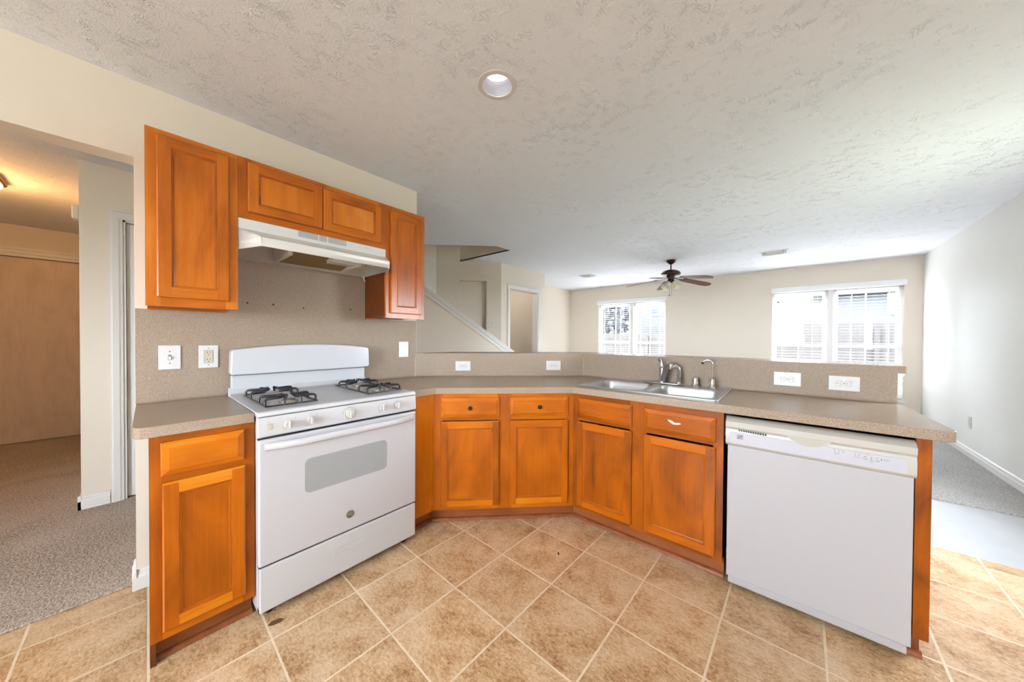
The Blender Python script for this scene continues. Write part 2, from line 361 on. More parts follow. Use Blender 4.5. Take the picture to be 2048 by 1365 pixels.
# stairwell shaft going up through the ceiling opening
def vwall(mb, a, b, z0, z1, t=0.1, side=1):
    a = Vector((*a, 0)); b = Vector((*b, 0)); n = Vector((b.y - a.y, a.x - b.x, 0)).normalized() * t * side
    p = [a, b, b + n, a + n]
    mb.plate([(q.x, q.y) for q in p], [], z0, z1)
m = MB(); vwall(m, (-0.61, 3.223), (-0.61, 3.497), H + 0.001, 5.0, 0.1, 1); vwall(m, (-0.61, 3.497), (-1.70, 3.497), H + 0.001, 5.0, 0.1, 1)
vwall(m, (-1.965, 1.868), (-0.61, 3.223), H + 0.001, 5.0, 0.1, 1); struct('wall_stairwell_upper', m, WALL, smooth=0)
m = MB(); vwall(m, (-1.702, 3.499), (-1.967, 3.234), H + 0.001, 5.0, 0.1, 1); vwall(m, (-1.967, 3.234), (-1.967, 1.868), H + 0.001, 5.0, 0.1, 1)
struct('wall_stairwell_back', m, WALL, smooth=0)
add_light('fill_passage', 'POINT', (-1.85, 4.35, 2.2), 5, (1.0, 0.92, 0.8), shadow_soft_size=0.08)  # added fill without a fixture, brightens the view through the doorway
struct('ceiling_upper', bx(-2.2, -0.4, 1.7, 3.7, 5.0, 5.05), CEIL, smooth=0)
add_light('fill_stairwell', 'AREA', (-1.35, 2.8, 4.6), 1.0, (0.9, 0.95, 1.0), (0, 0, 0), size=0.7)  # added fill high in the shaft

# ------------------------------------------------------------------ walls
# range wall, with the header over the hall opening
m = MB(); m.plate([(0.012, 0), (1.583, 0), (1.583, H), (-3.0, H), (-3.0, 2.112), (0.012, 2.112)], [], -0.12, 0.0, 'x')
struct('wall_left', m, WALL, smooth=0)
struct('wall_left_rear', bx(-0.12, 0.0, -3.0, -1.9, 0.0, 2.111), WALL, smooth=0)
BASEP = [(0, 0), (0.014, 0), (0.014, 0.055), (0.009, 0.066), (0.009, 0.078), (0.004, 0.088), (0, 0.09)]
def baseboard(name, a, b, out, z=0.0, h=1.0):
    return struct(name, MB().sweep([(p, q * h) for p, q in BASEP], (*a, z), (*b, z), (out, (0, 0, 1))), TRIM, smooth=0)
baseboard('baseboard_left', (0.0005, 0.0), (0.0005, 0.30), (1, 0, 0), 0.0, 1.1)
baseboard('baseboard_left_end', (-0.122, 0.0115), (0.015, 0.0115), (0, -1, 0), 0.0, 1.1)
# hall
WX = -1.376
m = MB(); m.plate([(-0.235, 0.012), (-0.045, 0.012), (-0.045, 2.11), (0.79, 2.11), (0.79, 0.012), (1.5, 0.012), (1.5, H), (-0.235, H)], [], WX - 0.12, WX, 'x')
struct('wall_hall', m, WALL, smooth=0)
struct('wall_hall_return', bx(-4.2, WX - 0.1205, -0.235, -0.115, 0.0125, H), WALL, smooth=0)
m = MB(); m.plate([(-3.0, 0.012), (-2.5, 0.012), (-2.5, 2.13), (-0.235, 2.13), (-0.235, H), (-3.0, H)], [], -4.30, -4.20, 'x'); struct('wall_closet', m, WALL, smooth=0)
m = MB(); m.box(-5.30, -5.20, -3.1, YW + 0.14, -0.05, H); m.box(-5.2, XL - 0.1005, YW, YW + 0.14, -0.05, H); struct('wall_outer', m, WALL, smooth=0)
struct('wall_hall_rear', bx(-5.2, -0.121, -3.1, -3.0, 0.0125, H), WALL, smooth=0)
baseboard('baseboard_hall', (WX, -0.25), (WX, -0.105), (1, 0, 0), 0.012, 1.05)
baseboard('baseboard_hall_end', (WX - 0.12, -0.2355), (WX + 0.014, -0.2355), (0, -1, 0), 0.012, 1.05)
# closet doors
cl = thing('closet_door', 'pale woodgrain closet door at the end of the orange-lit hall', 'door', (-4.20, -1.3, 0.012), PI / 2)
m = MB(); m.box(-1.18, 0.05, 0.004, 0.034, 0.006, 2.112, 'z', 0.5); m.build('door_panel', CLOSW, cl)
m = MB(); m.box(0.03, 1.062, 0.040, 0.070, 0.006, 2.112, 'z', 0.45); m.build('door_panel', CLOSW, cl)
m = MB(); m.sweep([(0, 0), (0.016, 0), (0.016, 0.02), (0.010, 0.03), (0.016, 0.04), (0.016, 0.07), (0.022, 0.08), (0.022, 0.1), (0, 0.1)], (-4.1995, -2.55, 2.128), (-4.1995, -0.2355, 2.128), ((1, 0, 0), (0, 0, 1)))
struct('trim_1', m, TRIM, smooth=0)
# hall door in the wall facing the kitchen
dr = MB(); dr.box(WX - 0.055, WX - 0.02, -0.022, 0.770, 0.02, 2.09); d1 = struct('door_1', dr, TRIM, bevel=0.003)
for z in (0.25, 1.065, 1.885):
    q = MB(); q.tube([(WX - 0.004, -0.031, z - 0.05), (WX - 0.004, -0.031, z + 0.05)], 0.0075); q.box(WX - 0.018, WX - 0.006, -0.044, -0.028, z - 0.048, z + 0.048); q.build('hinge', PLATE, d1)
CAS = [(0, 0), (0.011, 0), (0.013, 0.012), (0.017, 0.02), (0.019, 0.05), (0.014, 0.056), (0.014, 0.062), (0, 0.062)]
def casing(name, x, y0, y1, zt, zb=0.012, w=1.0, top=True):
    m = MB()
    m.sweep([(a, -b * w) for a, b in CAS], (x, y0, zb), (x, y0, zt), ((1, 0, 0), (0, 1, 0)))
    m.sweep([(a, b * w) for a, b in CAS], (x, y1, zb), (x, y1, zt), ((1, 0, 0), (0, 1, 0)))
    m.sweep([(a, b * w) for a, b in CAS], (x, y0 - 0.062 * w, zt), (x, y1 + 0.062 * w, zt), ((1, 0, 0), (0, 0, 1)))
    m.box(x - 0.119, x + 0.004, y0 - 0.004, y0 + 0.014, zb, zt); m.box(x - 0.119, x + 0.004, y1 - 0.014, y1 + 0.004, zb, zt); m.box(x - 0.119, x + 0.004, y0 - 0.004, y1 + 0.004, zt - 0.014, zt + 0.002)
    return struct(name, m, TRIM, smooth=0)
casing('trim_2', WX, -0.038, 0.785, 2.108)
# far living room walls
m = MB(); hw = lambda x0, x1: [(x0, 0.33), (x1, 0.33), (x1, 2.085), (x0, 2.085)]
m.plate([(XL - 0.1, -0.05), (XR, -0.05), (XR, H), (XL - 0.1, H)], [hw(-1.175, 0.377), hw(2.165, 3.70)], YW, YW + 0.14, 'y'); struct('wall_back', m, WALL, smooth=0)
m = MB(); m.plate([(-3.0, 0), (YW + 0.14, 0), (YW + 0.14, H), (-3.0, H)], [[(2.9, 1.0), (3.9, 1.0), (3.9, 1.9), (2.9, 1.9)]], XR, XR + 0.1, 'x'); struct('wall_right', m, WALLR, smooth=0)  # the opening is added out of view to let light in
m = MB(); m.plate([(-0.12, 0), (XR, 0), (XR, H), (-0.12, H)], [[(1.2, 0.95), (2.8, 0.95), (2.8, 1.95), (1.2, 1.95)]], -3.1, -3.0, 'y'); struct('wall_rear', m, WALL, smooth=0)  # opening added behind the camera to light the kitchen
baseboard('baseboard_right', (XR, 2.0), (XR, YW), (-1, 0, 0), 0.0, 1.15)
baseboard('baseboard_back', (XL, YW), (XR - 0.01, YW), (0, -1, 0), 0.012, 1.1)
struct('wall_recess_left', bx(XL - 0.1, XL, 5.23, YW, 0.0125, H), WALL, smooth=0)
# wall with the living room doorway
DX = -1.225
m = MB(); m.plate([(3.985, 0.0125), (4.20, 0.0125), (4.20, 2.10), (5.02, 2.10), (5.02, 0.0125), (5.23, 0.0125), (5.23, H), (3.985, H)], [], DX - 0.12, DX, 'x'); struct('wall_doorway', m, WALL, smooth=0)
casing('trim_3', DX, 4.20, 5.02, 2.10)
struct('wall_doorway_return', bx(XL - 0.1, DX - 0.121, 5.13, 5.229, 0.0125, H), WALL, smooth=0)
struct('wall_passage_far', bx(-2.55, -2.45, 3.3, 5.129, 0.0125, H), WALL, smooth=0)
struct('wall_passage_side', bx(-2.449, XL - 0.101, 5.13, 5.229, 0.0125, H), WALL, smooth=0)
m = MB(); m.sweep([(a, b * 1.3) for a, b in CAS], (-2.449, 4.42, 0.012), (-2.449, 4.42, 2.10), ((1, 0, 0), (0, 1, 0))); struct('trim_4', m, TRIM, smooth=0)
# diagonal wall with the shallow art niche: plane y - x = 5.197
D45 = Matrix(((SQ, -SQ, 0, -1.965), (SQ, SQ, 0, 3.232), (0, 0, 1, 0), (0, 0, 0, 1)))      # local x along the wall, local y into it
LW = (-1.218 + 1.965) / SQ
n0, n1 = (-1.701 + 1.965) / SQ, (-1.390 + 1.965) / SQ
m = MB(); m.T = D45; m.plate([(0, 0.0125), (LW, 0.0125), (LW, H), (0, H)], [[(n0, 0.9), (n1, 0.9), (n1, 2.175), (n0, 2.175)]], 0, 0.09, 'y')
m.box(n0 - 0.02, n1 + 0.02, 0.09, 0.11, 0.85, 2.2); struct('wall_niche', m, WALL, smooth=0)
struct('wall_stair_left', bx(-2.065, -1.967, 1.0, 3.231, 0.0125, H), WALLR, smooth=0)
# sloping stair wall: plane y - x = 3.833
K45 = Matrix(((SQ, -SQ, 0, -1.82), (SQ, SQ, 0, 2.013), (0, 0, 1, 0), (0, 0, 0, 1)))
xs = lambda X: (X + 1.82) / SQ
sl = (1.060 - 1.930) / (xs(-0.437) - xs(-1.286)); zt = lambda u: 1.905 + sl * (u - xs(-1.286)) 
u1 = xs(0.30)
m = MB(); m.T = K45; m.plate([(0, 0.0125), (u1, 0.0125), (u1, zt(u1)), (0, zt(0))], [], 0, 0.11, 'y'); struct('wall_stair', m, WALL, smooth=0)
m = MB(); m.T = K45
m.plate([(0, zt(0) - 0.09), (u1, zt(u1) - 0.09), (u1, zt(u1)), (0, zt(0))], [], -0.014, -0.0005, 'y')
m.plate([(0, zt(0) - 0.035), (u1, zt(u1) - 0.035), (u1, zt(u1)), (0, zt(0))], [], -0.026, -0.014, 'y')
m.plate([(0, zt(0)), (u1, zt(u1)), (u1, zt(u1) + 0.025), (0, zt(0) + 0.025)], [], -0.034, 0.145, 'y')
struct('trim_5', m, TRIM, bevel=0.003)

# ------------------------------------------------------------------ windows, blinds
def window(i, x0, x1, xm):
    z0, z1 = 0.33, 2.085; yg = YW + 0.095; fr = 0.035
    m = MB()
    for a, b in ((x0, xm - 0.03), (xm + 0.03, x1)):
        m.box(a, a + fr, YW + 0.07, YW + 0.135, z0, z1); m.box(b - fr, b, YW + 0.07, YW + 0.135, z0, z1)
        m.box(a + fr, b - fr, YW + 0.07, YW + 0.135, z1 - fr, z1); m.box(a + fr, b - fr, YW + 0.07, YW + 0.135, z0, z0 + fr)
    m.box(xm - 0.03, xm + 0.03, YW + 0.002, YW + 0.139, z0, z1)
    w = struct('window_%d' % i, m, TRIM, bevel=0.002)
    for a, b in ((x0 + fr, xm - 0.03 - fr), (xm + 0.03 + fr, x1 - fr)):
        s = MB(); zm = 1.13
        for za, zb, yy in ((z0 + fr, zm + 0.03, 0.085), (zm - 0.015, z1 - fr, 0.108)):
            s.box(a, a + 0.03, YW + yy, YW + yy + 0.022, za, zb); s.box(b - 0.03, b, YW + yy, YW + yy + 0.022, za, zb)
            s.box(a + 0.03, b - 0.03, YW + yy, YW + yy + 0.022, zb - 0.045, zb); s.box(a + 0.03, b - 0.03, YW + yy, YW + yy + 0.022, za, za + 0.03)
            c = (a + b) / 2; s.box(c - 0.009, c + 0.009, YW + yy + 0.004, YW + yy + 0.018, za, zb)
        sa = s.build('sash', TRIM, w, bevel=0.002)
        g = MB(); g.box(a + 0.02, b - 0.02, YW + 0.094, YW + 0.097, z0 + fr, zm + 0.02); g.box(a + 0.02, b - 0.02, YW + 0.118, YW + 0.121, zm, z1 - fr); g.build('pane', GLASS, sa)
    m = MB(); m.box(x0 - 0.05, x1 + 0.05, YW - 0.028, YW - 0.0005, z0 - 0.03, z0 - 0.006); m.box(x0 + 0.001, x1 - 0.001, YW - 0.001, YW + 0.069, z0 + 0.0005, z0 + 0.012); m.box(x0 - 0.03, x1 + 0.03, YW - 0.016, YW - 0.0005, z0 - 0.10, z0 - 0.03)
    struct('trim_%d' % (5 + i), m, TRIM, bevel=0.004)
    return w
window(1, -1.175, 0.377, -0.36); window(2, 2.165, 3.70, 2.918)
def blind(x0, x1, label):
    t = thing('window_blind', label, 'blind', ((x0 + x1) / 2, YW, 2.06), 0, 'white horizontal blinds on the living room windows'); w = (x1 - x0) / 2
    m = MB(); m.sweep([(0, 0), (0.062, 0.004), (0.068, 0.02), (0.068, 0.05), (0.060, 0.058), (0.060, 0.078), (0.050, 0.086), (0, 0.086)], (-w - 0.018, -0.001, 0), (w + 0.018, -0.001, 0), ((0, -1, 0), (0, 0, 1)))
    m.build('valance', BLIND, t, smooth=0)
    m = MB(); z = -0.03; i = 0
    while z > -1.66:
        m.box(-w + 0.004, w - 0.004, 0.012, 0.052, z - 0.0013, z + 0.0013); z -= 0.0470; i += 1
    m.build('slats', BLIND, t, smooth=0)
    bx(-w + 0.004, w - 0.004, 0.012, 0.052, -1.705, -1.685).build('bottom_rail', BLIND, t, bevel=0.003)
    for k in (-0.82, -0.3, 0.3, 0.82):
        m = MB(); m.box(k * w - 0.003, k * w + 0.003, 0.006, 0.0075, -1.69, 0.0); m.box(k * w - 0.003, k * w + 0.003, 0.0565, 0.058, -1.69, 0.0); m.build('ladder_cord', BLIND, t, smooth=0)
    MB().tube([(-w + 0.10, -0.004, -0.02), (-w + 0.095, -0.008, -0.98)], 0.004, 8).build('tilt_wand', PLATE, t)
    m = MB(); m.tube([(-w * 0.25, -0.004, -0.02), (-w * 0.12, -0.008, -0.62)], 0.0015, 6); m.lathe([(0.002, 0), (0.006, -0.012), (0.006, -0.03), (0.002, -0.034)], (-w * 0.12, -0.008, -0.62)); m.build('pull_cord', PLATE, t)
    return t
blind(-1.172, 0.374, 'white horizontal slat blind on the left window, below the ceiling fan'); blind(2.168, 3.697, 'white horizontal slat blind on the window beside the pale right wall')

# ------------------------------------------------------------------ outside
struct('ground', bx(-40, 40, -40, 60, -0.35, -0.15), GRASS, smooth=0)
struct('ground_bounce', bx(-3.2, 3.9, YW + 0.145, 10.8, -0.149, -0.08), BOUNCE, smooth=0)  # unseen pale slab added to bounce sun up onto the living room ceiling
def fence(x0, x1, y, z, label):
    t = thing('wooden_fence', label, 'fence', (x0, y, -0.15)); w = x1 - x0
    bx(0, w, 0, 0.02, 0.03, z + 0.15).build('boards', FEN, t, smooth=0)
    m = MB(); [m.box(0, w, -0.04, -0.0005, q, q + 0.09) for q in (0.3, 1.25)]; m.build('rails', FEN, t, smooth=0)
    x = 0.3
    while x < w: bx(x, x + 0.09, -0.13, -0.0405, 0, z + 0.05).build('post', FEN, t, smooth=0); x += 2.4
fence(-9.0, 1.2, 12.0, 1.42, 'weathered board fence seen through the left living room window'); fence(1.3, 9.0, 12.1, 1.66, 'brown board fence seen through the right living room window')
def house(label, x0, x1, y0, y1, ze, zr, wins, hip=False):
    t = thing('neighbour_house', label, 'house', (x0, y0, -0.15)); w, d = x1 - x0, y1 - y0
    bx(0, w, 0, d, 0, ze + 0.15).build('wall', SID1, t, smooth=0)
    a = 0.4; z = ze + 0.15; r = zr + 0.15
    m = MB(); A, B, Cc, Dd = (-a, -a, z), (w + a, -a, z), (w + a, d + a, z), (-a, d + a, z)
    ins = d / 2 + a if hip else 0.0
    E, F = (-a + ins, d / 2, r), (w + a - ins, d / 2, r)
    for f in ([A, B, F, E], [B, Cc, F], [Cc, Dd, E, F], [Dd, A, E]): m.face(f)
    m.face([A, Dd, Cc, B]); m.box(-a, w + a, -a - 0.02, -a, z - 0.18, z); m.build('roof', ROOFM, t, smooth=0)
    for u0, u1, v0, v1 in wins:
        f = MB(); f.box(u0 - x0 - 0.08, u1 - x0 + 0.08, -0.05, -0.001, v0 + 0.07, v1 + 0.23); f = f.build('window', TRIM, t, smooth=0)
        bx(u0 - x0, u1 - x0, -0.055, -0.0505, v0 + 0.15, v1 + 0.15).build('pane', PANE, f, smooth=0)
house('neighbouring white single-storey house with a low sloping roof', -9.5, -5.2, 16.5, 20.5, 0.9, 3.1, [], True)
house('tall pale-sided neighbouring house with one small square window', -3.7, 0.9, 17.5, 22, 5.2, 6.5, [(-3.05, -2.6, 2.5, 2.95)])
house('pale-sided neighbouring house with a dark window and a wide eave', 3.5, 9.7, 17.2, 22, 3.05, 5.6, [(5.05, 5.75, 2.2, 2.8)])
house('low neighbouring house whose shingle roof slopes down behind the fence', 1.35, 2.9, 14.0, 16.2, 1.75, 2.75, [], True)
def tree(label, x, y, h, r):
    t = thing('garden_tree', label, 'tree', (x, y, -0.15))
    MB().tube([(0, 0, 0), (0.05, 0, h * 0.5), (0, 0.05, h * 0.8)], [0.14, 0.10, 0.05]).build('trunk', BARK, t)
    rr = random.Random(int(x * 10)); m = MB()
    for k in range(900):
        a, b, q = rr.uniform(0, 2 * PI), rr.uniform(-1, 1), rr.random() ** 0.4 * r
        p = Vector((q * math.cos(a) * math.sqrt(1 - b * b), q * math.sin(a) * math.sqrt(1 - b * b), h * 0.72 + q * b * 0.8))
        e = Vector((rr.uniform(-1, 1), rr.uniform(-1, 1), rr.uniform(-1, 1))).normalized(); g = e.orthogonal().normalized() * 0.09; e = e * 0.16
        m.face([p - e, p + g, p + e, p - g])
    m.build('foliage', FOL, t, smooth=0)
tree('leafy tree beyond the fence in the left window', -4.4, 14.6, 3.4, 1.5); tree('leafy tree at the corner of the right window', -0.2, 14.3, 3.2, 0.9)

# ------------------------------------------------------------------ cabinet builders (local frame: x right, y into the cabinet, z up; face frame front at y=0)
def door(name, x0, x1, z0, z1, parent, mat, tones=None, y=0.0, fw=0.044, bot=None):
    """framed door with a recessed flat panel and stepped inner moulding"""
    m = MB(); T = DT; tn = tones or [random.uniform(0.40, 0.62) for _ in range(5)]; bot = bot or fw; e = 0.005
    yb = y - 0.0008; yf = y - T
    def quad(a, b, c, d, g, t, off): m.face([a, b, c, d], g, t, off)
    # back
    o = m.rnd(); m.face([(x0, yb, z0), (x0, yb, z1), (x1, yb, z1), (x1, yb, z0)], 'z', tn[0], o)
    # outer sides + chamfer
    X = [(x0, z0), (x1, z0), (x1, z1), (x0, z1)]; Xi = [(x0 + e, z0 + e), (x1 - e, z0 + e), (x1 - e, z1 - e), (x0 + e, z1 - e)]
    for i in range(4):
        j = (i + 1) % 4; g = 'x' if i in (0, 2) else 'z'; t = tn[(2, 1, 3, 0)[i]]
        quad((X[i][0], yb, X[i][1]), (X[j][0], yb, X[j][1]), (X[j][0], yf + e * 0.8, X[j][1]), (X[i][0], yf + e * 0.8, X[i][1]), g, t, o)
        quad((X[i][0], yf + e * 0.8, X[i][1]), (X[j][0], yf + e * 0.8, X[j][1]), (Xi[j][0], yf, Xi[j][1]), (Xi[i][0], yf, Xi[i][1]), g, t, o)
    a0, a1, b0, b1 = x0 + fw, x1 - fw, z0 + bot, z1 - fw
    o1, o2, o3, o4 = m.rnd(), m.rnd(), m.rnd(), m.rnd()
    quad((x0 + e, yf, z0 + e), (a0, yf, z0 + e), (a0, yf, z1 - e), (x0 + e, yf, z1 - e), 'z', tn[0], o1)
    quad((a1, yf, z0 + e), (x1 - e, yf, z0 + e), (x1 - e, yf, z1 - e), (a1, yf, z1 - e), 'z', tn[1], o2)
    quad((a0, yf, z0 + e), (a1, yf, z0 + e), (a1, yf, b0), (a0, yf, b0), 'x', tn[2], o3)
    quad((a0, yf, b1), (a1, yf, b1), (a1, yf, z1 - e), (a0, yf, z1 - e), 'x', tn[3], o4)
    frame = m.build(name, mat, parent, smooth=0)
    m = MB(); prev = (0.0, yf)
    for ins, yy in ((0.0015, yf + 0.004), (0.0065, yf + 0.0045), (0.0078, yf + 0.0075), (0.0105, yf + 0.0085)):
        p, py = prev
        A = [(a0 + p, b0 + p), (a1 - p, b0 + p), (a1 - p, b1 - p), (a0 + p, b1 - p)]; B = [(a0 + ins, b0 + ins), (a1 - ins, b0 + ins), (a1 - ins, b1 - ins), (a0 + ins, b1 - ins)]
        for i in range(4):
            j = (i + 1) % 4; m.face([(A[i][0], py, A[i][1]), (A[j][0], py, A[j][1]), (B[j][0], yy, B[j][1]), (B[i][0], yy, B[i][1])], 'x' if i in (0, 2) else 'z', 0.42, o)
        prev = (ins, yy)
    i_ = prev[0]; yy = prev[1]
    m.face([(a0 + i_, yy, b0 + i_), (a1 - i_, yy, b0 + i_), (a1 - i_, yy, b1 - i_), (a0 + i_, yy, b1 - i_)], 'z', tn[4], m.rnd())
    m.face([(a0, yb - 0.0003, b0), (a1, yb - 0.0003, b0), (a1, yb - 0.0003, b1), (a0, yb - 0.0003, b1)], 'z', tn[4])
    m.build('panel', mat, frame, smooth=0)
    return frame

def drawer(name, x0, x1, z0, z1, parent, mat, tone=0.55, knob=False, extra=None):
    m = MB(); o = m.rnd(); y = 0.0
    rings = [(0, -0.0008), (0, -0.011), (0.004, -0.0135), (0.006, -0.0135), (0.022, -0.0185), (0.0225, -0.0200)]
    for (i0, y0), (i1, y1) in zip(rings, rings[1:]):
        A = [(x0 + i0, z0 + i0), (x1 - i0, z0 + i0), (x1 - i0, z1 - i0), (x0 + i0, z1 - i0)]; B = [(x0 + i1, z0 + i1), (x1 - i1, z0 + i1), (x1 - i1, z1 - i1), (x0 + i1, z1 - i1)]
        for i in range(4):
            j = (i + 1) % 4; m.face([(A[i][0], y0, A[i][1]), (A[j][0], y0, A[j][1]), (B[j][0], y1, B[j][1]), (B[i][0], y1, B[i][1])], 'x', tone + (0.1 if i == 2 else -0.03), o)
    i = rings[-1][0]; yy = rings[-1][1]
    m.face([(x0 + i, yy, z0 + i), (x1 - i, yy, z0 + i), (x1 - i, yy, z1 - i), (x0 + i, yy, z1 - i)], 'x', tone, o)
    m.face([(x0, -0.0008, z0), (x1, -0.0008, z0), (x1, -0.0008, z1), (x0, -0.0008, z1)], 'x', tone, o)
    d = m.build(name, mat, parent, smooth=0)
    if knob:
        k = MB(); k.lathe([(0.0, -0.0235 - 0.021), (0.008, -0.0235 - 0.020), (0.0135, -0.0235 - 0.014), (0.0135, -0.0235 - 0.010), (0.007, -0.0235 - 0.004), (0.0055, -0.0202)], ((x0 + x1) / 2, 0, (z0 + z1) / 2), 'y', 24)
        k.build('knob', KNOBB, d)
    return d

def frame_boards(m, w, z0, z1, stiles, rails, t=0.019, tones=(0.35, 0.6)):
    """face frame: stiles = [(x0,x1)], rails = [(x0,x1,z0,z1)] as boards"""
    for a, b in stiles: m.box(a, b, 0, t, z0, z1, 'z', random.uniform(*tones))
    for a, b, c, d in rails: m.box(a, b, 0.0002, t, c, d, 'x', random.uniform(*tones))

TOE = 0.059
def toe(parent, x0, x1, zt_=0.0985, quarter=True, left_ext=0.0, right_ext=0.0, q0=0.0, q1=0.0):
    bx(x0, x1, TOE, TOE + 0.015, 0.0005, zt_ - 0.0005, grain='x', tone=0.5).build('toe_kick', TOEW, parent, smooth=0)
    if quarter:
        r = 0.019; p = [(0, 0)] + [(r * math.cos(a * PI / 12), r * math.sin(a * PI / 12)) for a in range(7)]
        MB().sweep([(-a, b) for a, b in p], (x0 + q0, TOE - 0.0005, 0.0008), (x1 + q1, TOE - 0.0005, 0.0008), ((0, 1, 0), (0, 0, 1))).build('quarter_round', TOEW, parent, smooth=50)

CB = CZ - CT - 0.0005
# ---- left base cabinet
bc = thing('base_cabinet', 'narrow orange maple base cabinet left of the range, one drawer over one door', 'cabinet', (FD, 0.04, 0), PI / 2)
w = 0.3105
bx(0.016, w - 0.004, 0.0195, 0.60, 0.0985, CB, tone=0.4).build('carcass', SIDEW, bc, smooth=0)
m = MB(); frame_boards(m, w, 0.0985, CB, [(0, 0.032), (w - 0.042, w)], [(0.032, w - 0.042, 0.842, CB), (0.032, w - 0.042, 0.690, 0.722), (0.032, w - 0.042, 0.0985, 0.137)]); m.build('face_frame', WOOD, bc, smooth=0)
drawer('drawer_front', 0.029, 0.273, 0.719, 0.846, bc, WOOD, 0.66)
door('door', 0.032, 0.276, 0.134, 0.693, bc, WOOD, [0.46, 0.5, 0.72, 0.86, 0.40])
m = MB(); m.box(0.0, 0.004, 0.0195, 0.04, 0.0985, 0.2, tone=0.3); toe(bc, 0.001, w - 0.001)
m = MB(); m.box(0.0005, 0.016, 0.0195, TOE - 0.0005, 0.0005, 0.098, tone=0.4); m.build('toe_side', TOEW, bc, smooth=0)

# ---- corner run base cabinet, 45 degrees
LD = (C2X - FD) / SQ
cc = thing('base_cabinet', 'angled corner base cabinet with two drawers with black knobs over two doors', 'cabinet', (FD, C1, 0), PI / 4)
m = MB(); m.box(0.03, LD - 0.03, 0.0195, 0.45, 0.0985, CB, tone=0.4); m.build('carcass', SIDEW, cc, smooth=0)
cx_ = lambda X: (X - 0.0127 - FD) / SQ
d1x0, d1x1, d2x0, d2x1 = cx_(0.679) - 0.0, cx_(0.961), cx_(1.0095), cx_(1.291)
d1x0 += 0.012; d1x1 += 0.0; 
m = MB(); mid = ((d1x1 - 0.013), (d2x0 + 0.013))
frame_boards(m, LD, 0.0985, CB, [(0, d1x0 + 0.013), mid, (d2x1 - 0.013, LD)], [(d1x0 + 0.013, mid[0], 0.835, CB), (mid[1], d2x1 - 0.013, 0.835, CB), (d1x0 + 0.013, mid[0], 0.695, 0.722), (mid[1], d2x1 - 0.013, 0.695, 0.722), (d1x0 + 0.013, mid[0], 0.0985, 0.137), (mid[1], d2x1 - 0.013, 0.0985, 0.137)], tones=(0.42, 0.62)); m.build('face_frame', WOOD, cc, smooth=0)
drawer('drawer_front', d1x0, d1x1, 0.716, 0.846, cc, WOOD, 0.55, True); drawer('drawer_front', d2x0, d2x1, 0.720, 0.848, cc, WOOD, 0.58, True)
door('door', d1x0, d1x1, 0.123, 0.690, cc, WOOD, [0.36, 0.34, 0.66, 0.64, 0.46]); door('door', d2x0, d2x1, 0.128, 0.692, cc, WOOD, [0.50, 0.46, 0.86, 0.60, 0.46])
toe(cc, -0.0238, LD + 0.0238, q0=0.007, q1=-0.007)
# filler panel between range and corner cabinet
fp = thing('filler_panel', 'plain orange wood filler panel between the range and the corner cabinet', 'panel', (FD, 1.128, 0), PI / 2)
bx(0, C1 - 1.128 - 0.0005, 0.0, 0.019, 0.0985, CB, tone=0.66).build('panel', WOOD, fp, smooth=0)
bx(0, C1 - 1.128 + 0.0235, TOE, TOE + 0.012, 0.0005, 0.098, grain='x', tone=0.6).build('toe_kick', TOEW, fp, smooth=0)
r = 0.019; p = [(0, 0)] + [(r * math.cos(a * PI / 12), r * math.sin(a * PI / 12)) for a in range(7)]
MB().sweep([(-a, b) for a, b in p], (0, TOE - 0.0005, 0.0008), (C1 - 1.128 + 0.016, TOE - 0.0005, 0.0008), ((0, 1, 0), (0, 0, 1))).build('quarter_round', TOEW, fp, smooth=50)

# ---- sink base
SW = 2.173 - C2X
sb = thing('base_cabinet', 'orange maple sink base cabinet, white scuff on its right false drawer', 'cabinet', (C2X, YR, 0), 0)
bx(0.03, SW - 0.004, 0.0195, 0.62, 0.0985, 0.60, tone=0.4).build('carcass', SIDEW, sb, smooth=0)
sx = lambda X: X - C2X
m = MB(); a0, a1, b0, b1 = sx(1.342), sx(1.709), sx(1.780), sx(2.141)
frame_boards(m, SW, 0.0985, CB, [(0, a0 + 0.013), (a1 - 0.013, b0 + 0.013), (b1 - 0.013, SW)], [(a0 + 0.013, a1 - 0.013, 0.832, CB), (b0 + 0.013, b1 - 0.013, 0.832, CB), (a0 + 0.013, a1 - 0.013, 0.695, 0.722), (b0 + 0.013, b1 - 0.013, 0.695, 0.722), (a0 + 0.013, a1 - 0.013, 0.0985, 0.137), (b0 + 0.013, b1 - 0.013, 0.0985, 0.137)], tones=(0.22, 0.42)); m.build('face_frame', WOOD, sb, smooth=0)
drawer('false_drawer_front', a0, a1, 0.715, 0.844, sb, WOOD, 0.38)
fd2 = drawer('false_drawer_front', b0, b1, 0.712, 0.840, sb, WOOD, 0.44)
door('door', a0, a1, 0.122, 0.688, sb, WOOD, [0.34, 0.32, 0.5, 0.52, 0.36]); door('door', b0, b1, 0.122, 0.686, sb, WOOD, [0.42, 0.40, 0.52, 0.56, 0.42])
m = MB(); cxs, czs = sx(1.945), 0.786
m.plate([(cxs - 0.035, czs + 0.011), (cxs - 0.012, czs + 0.007), (cxs + 0.004, czs - 0.002), (cxs + 0.024, czs + 0.001), (cxs + 0.036, czs - 0.004), (cxs + 0.018, czs - 0.011), (cxs - 0.006, czs - 0.012), (cxs - 0.024, czs - 0.002)], [], -0.0212, -0.0203, 'y'); m.build('paint_scuff', PLATE, fd2, smooth=0)
toe(sb, -0.0238, SW, q0=0.007)

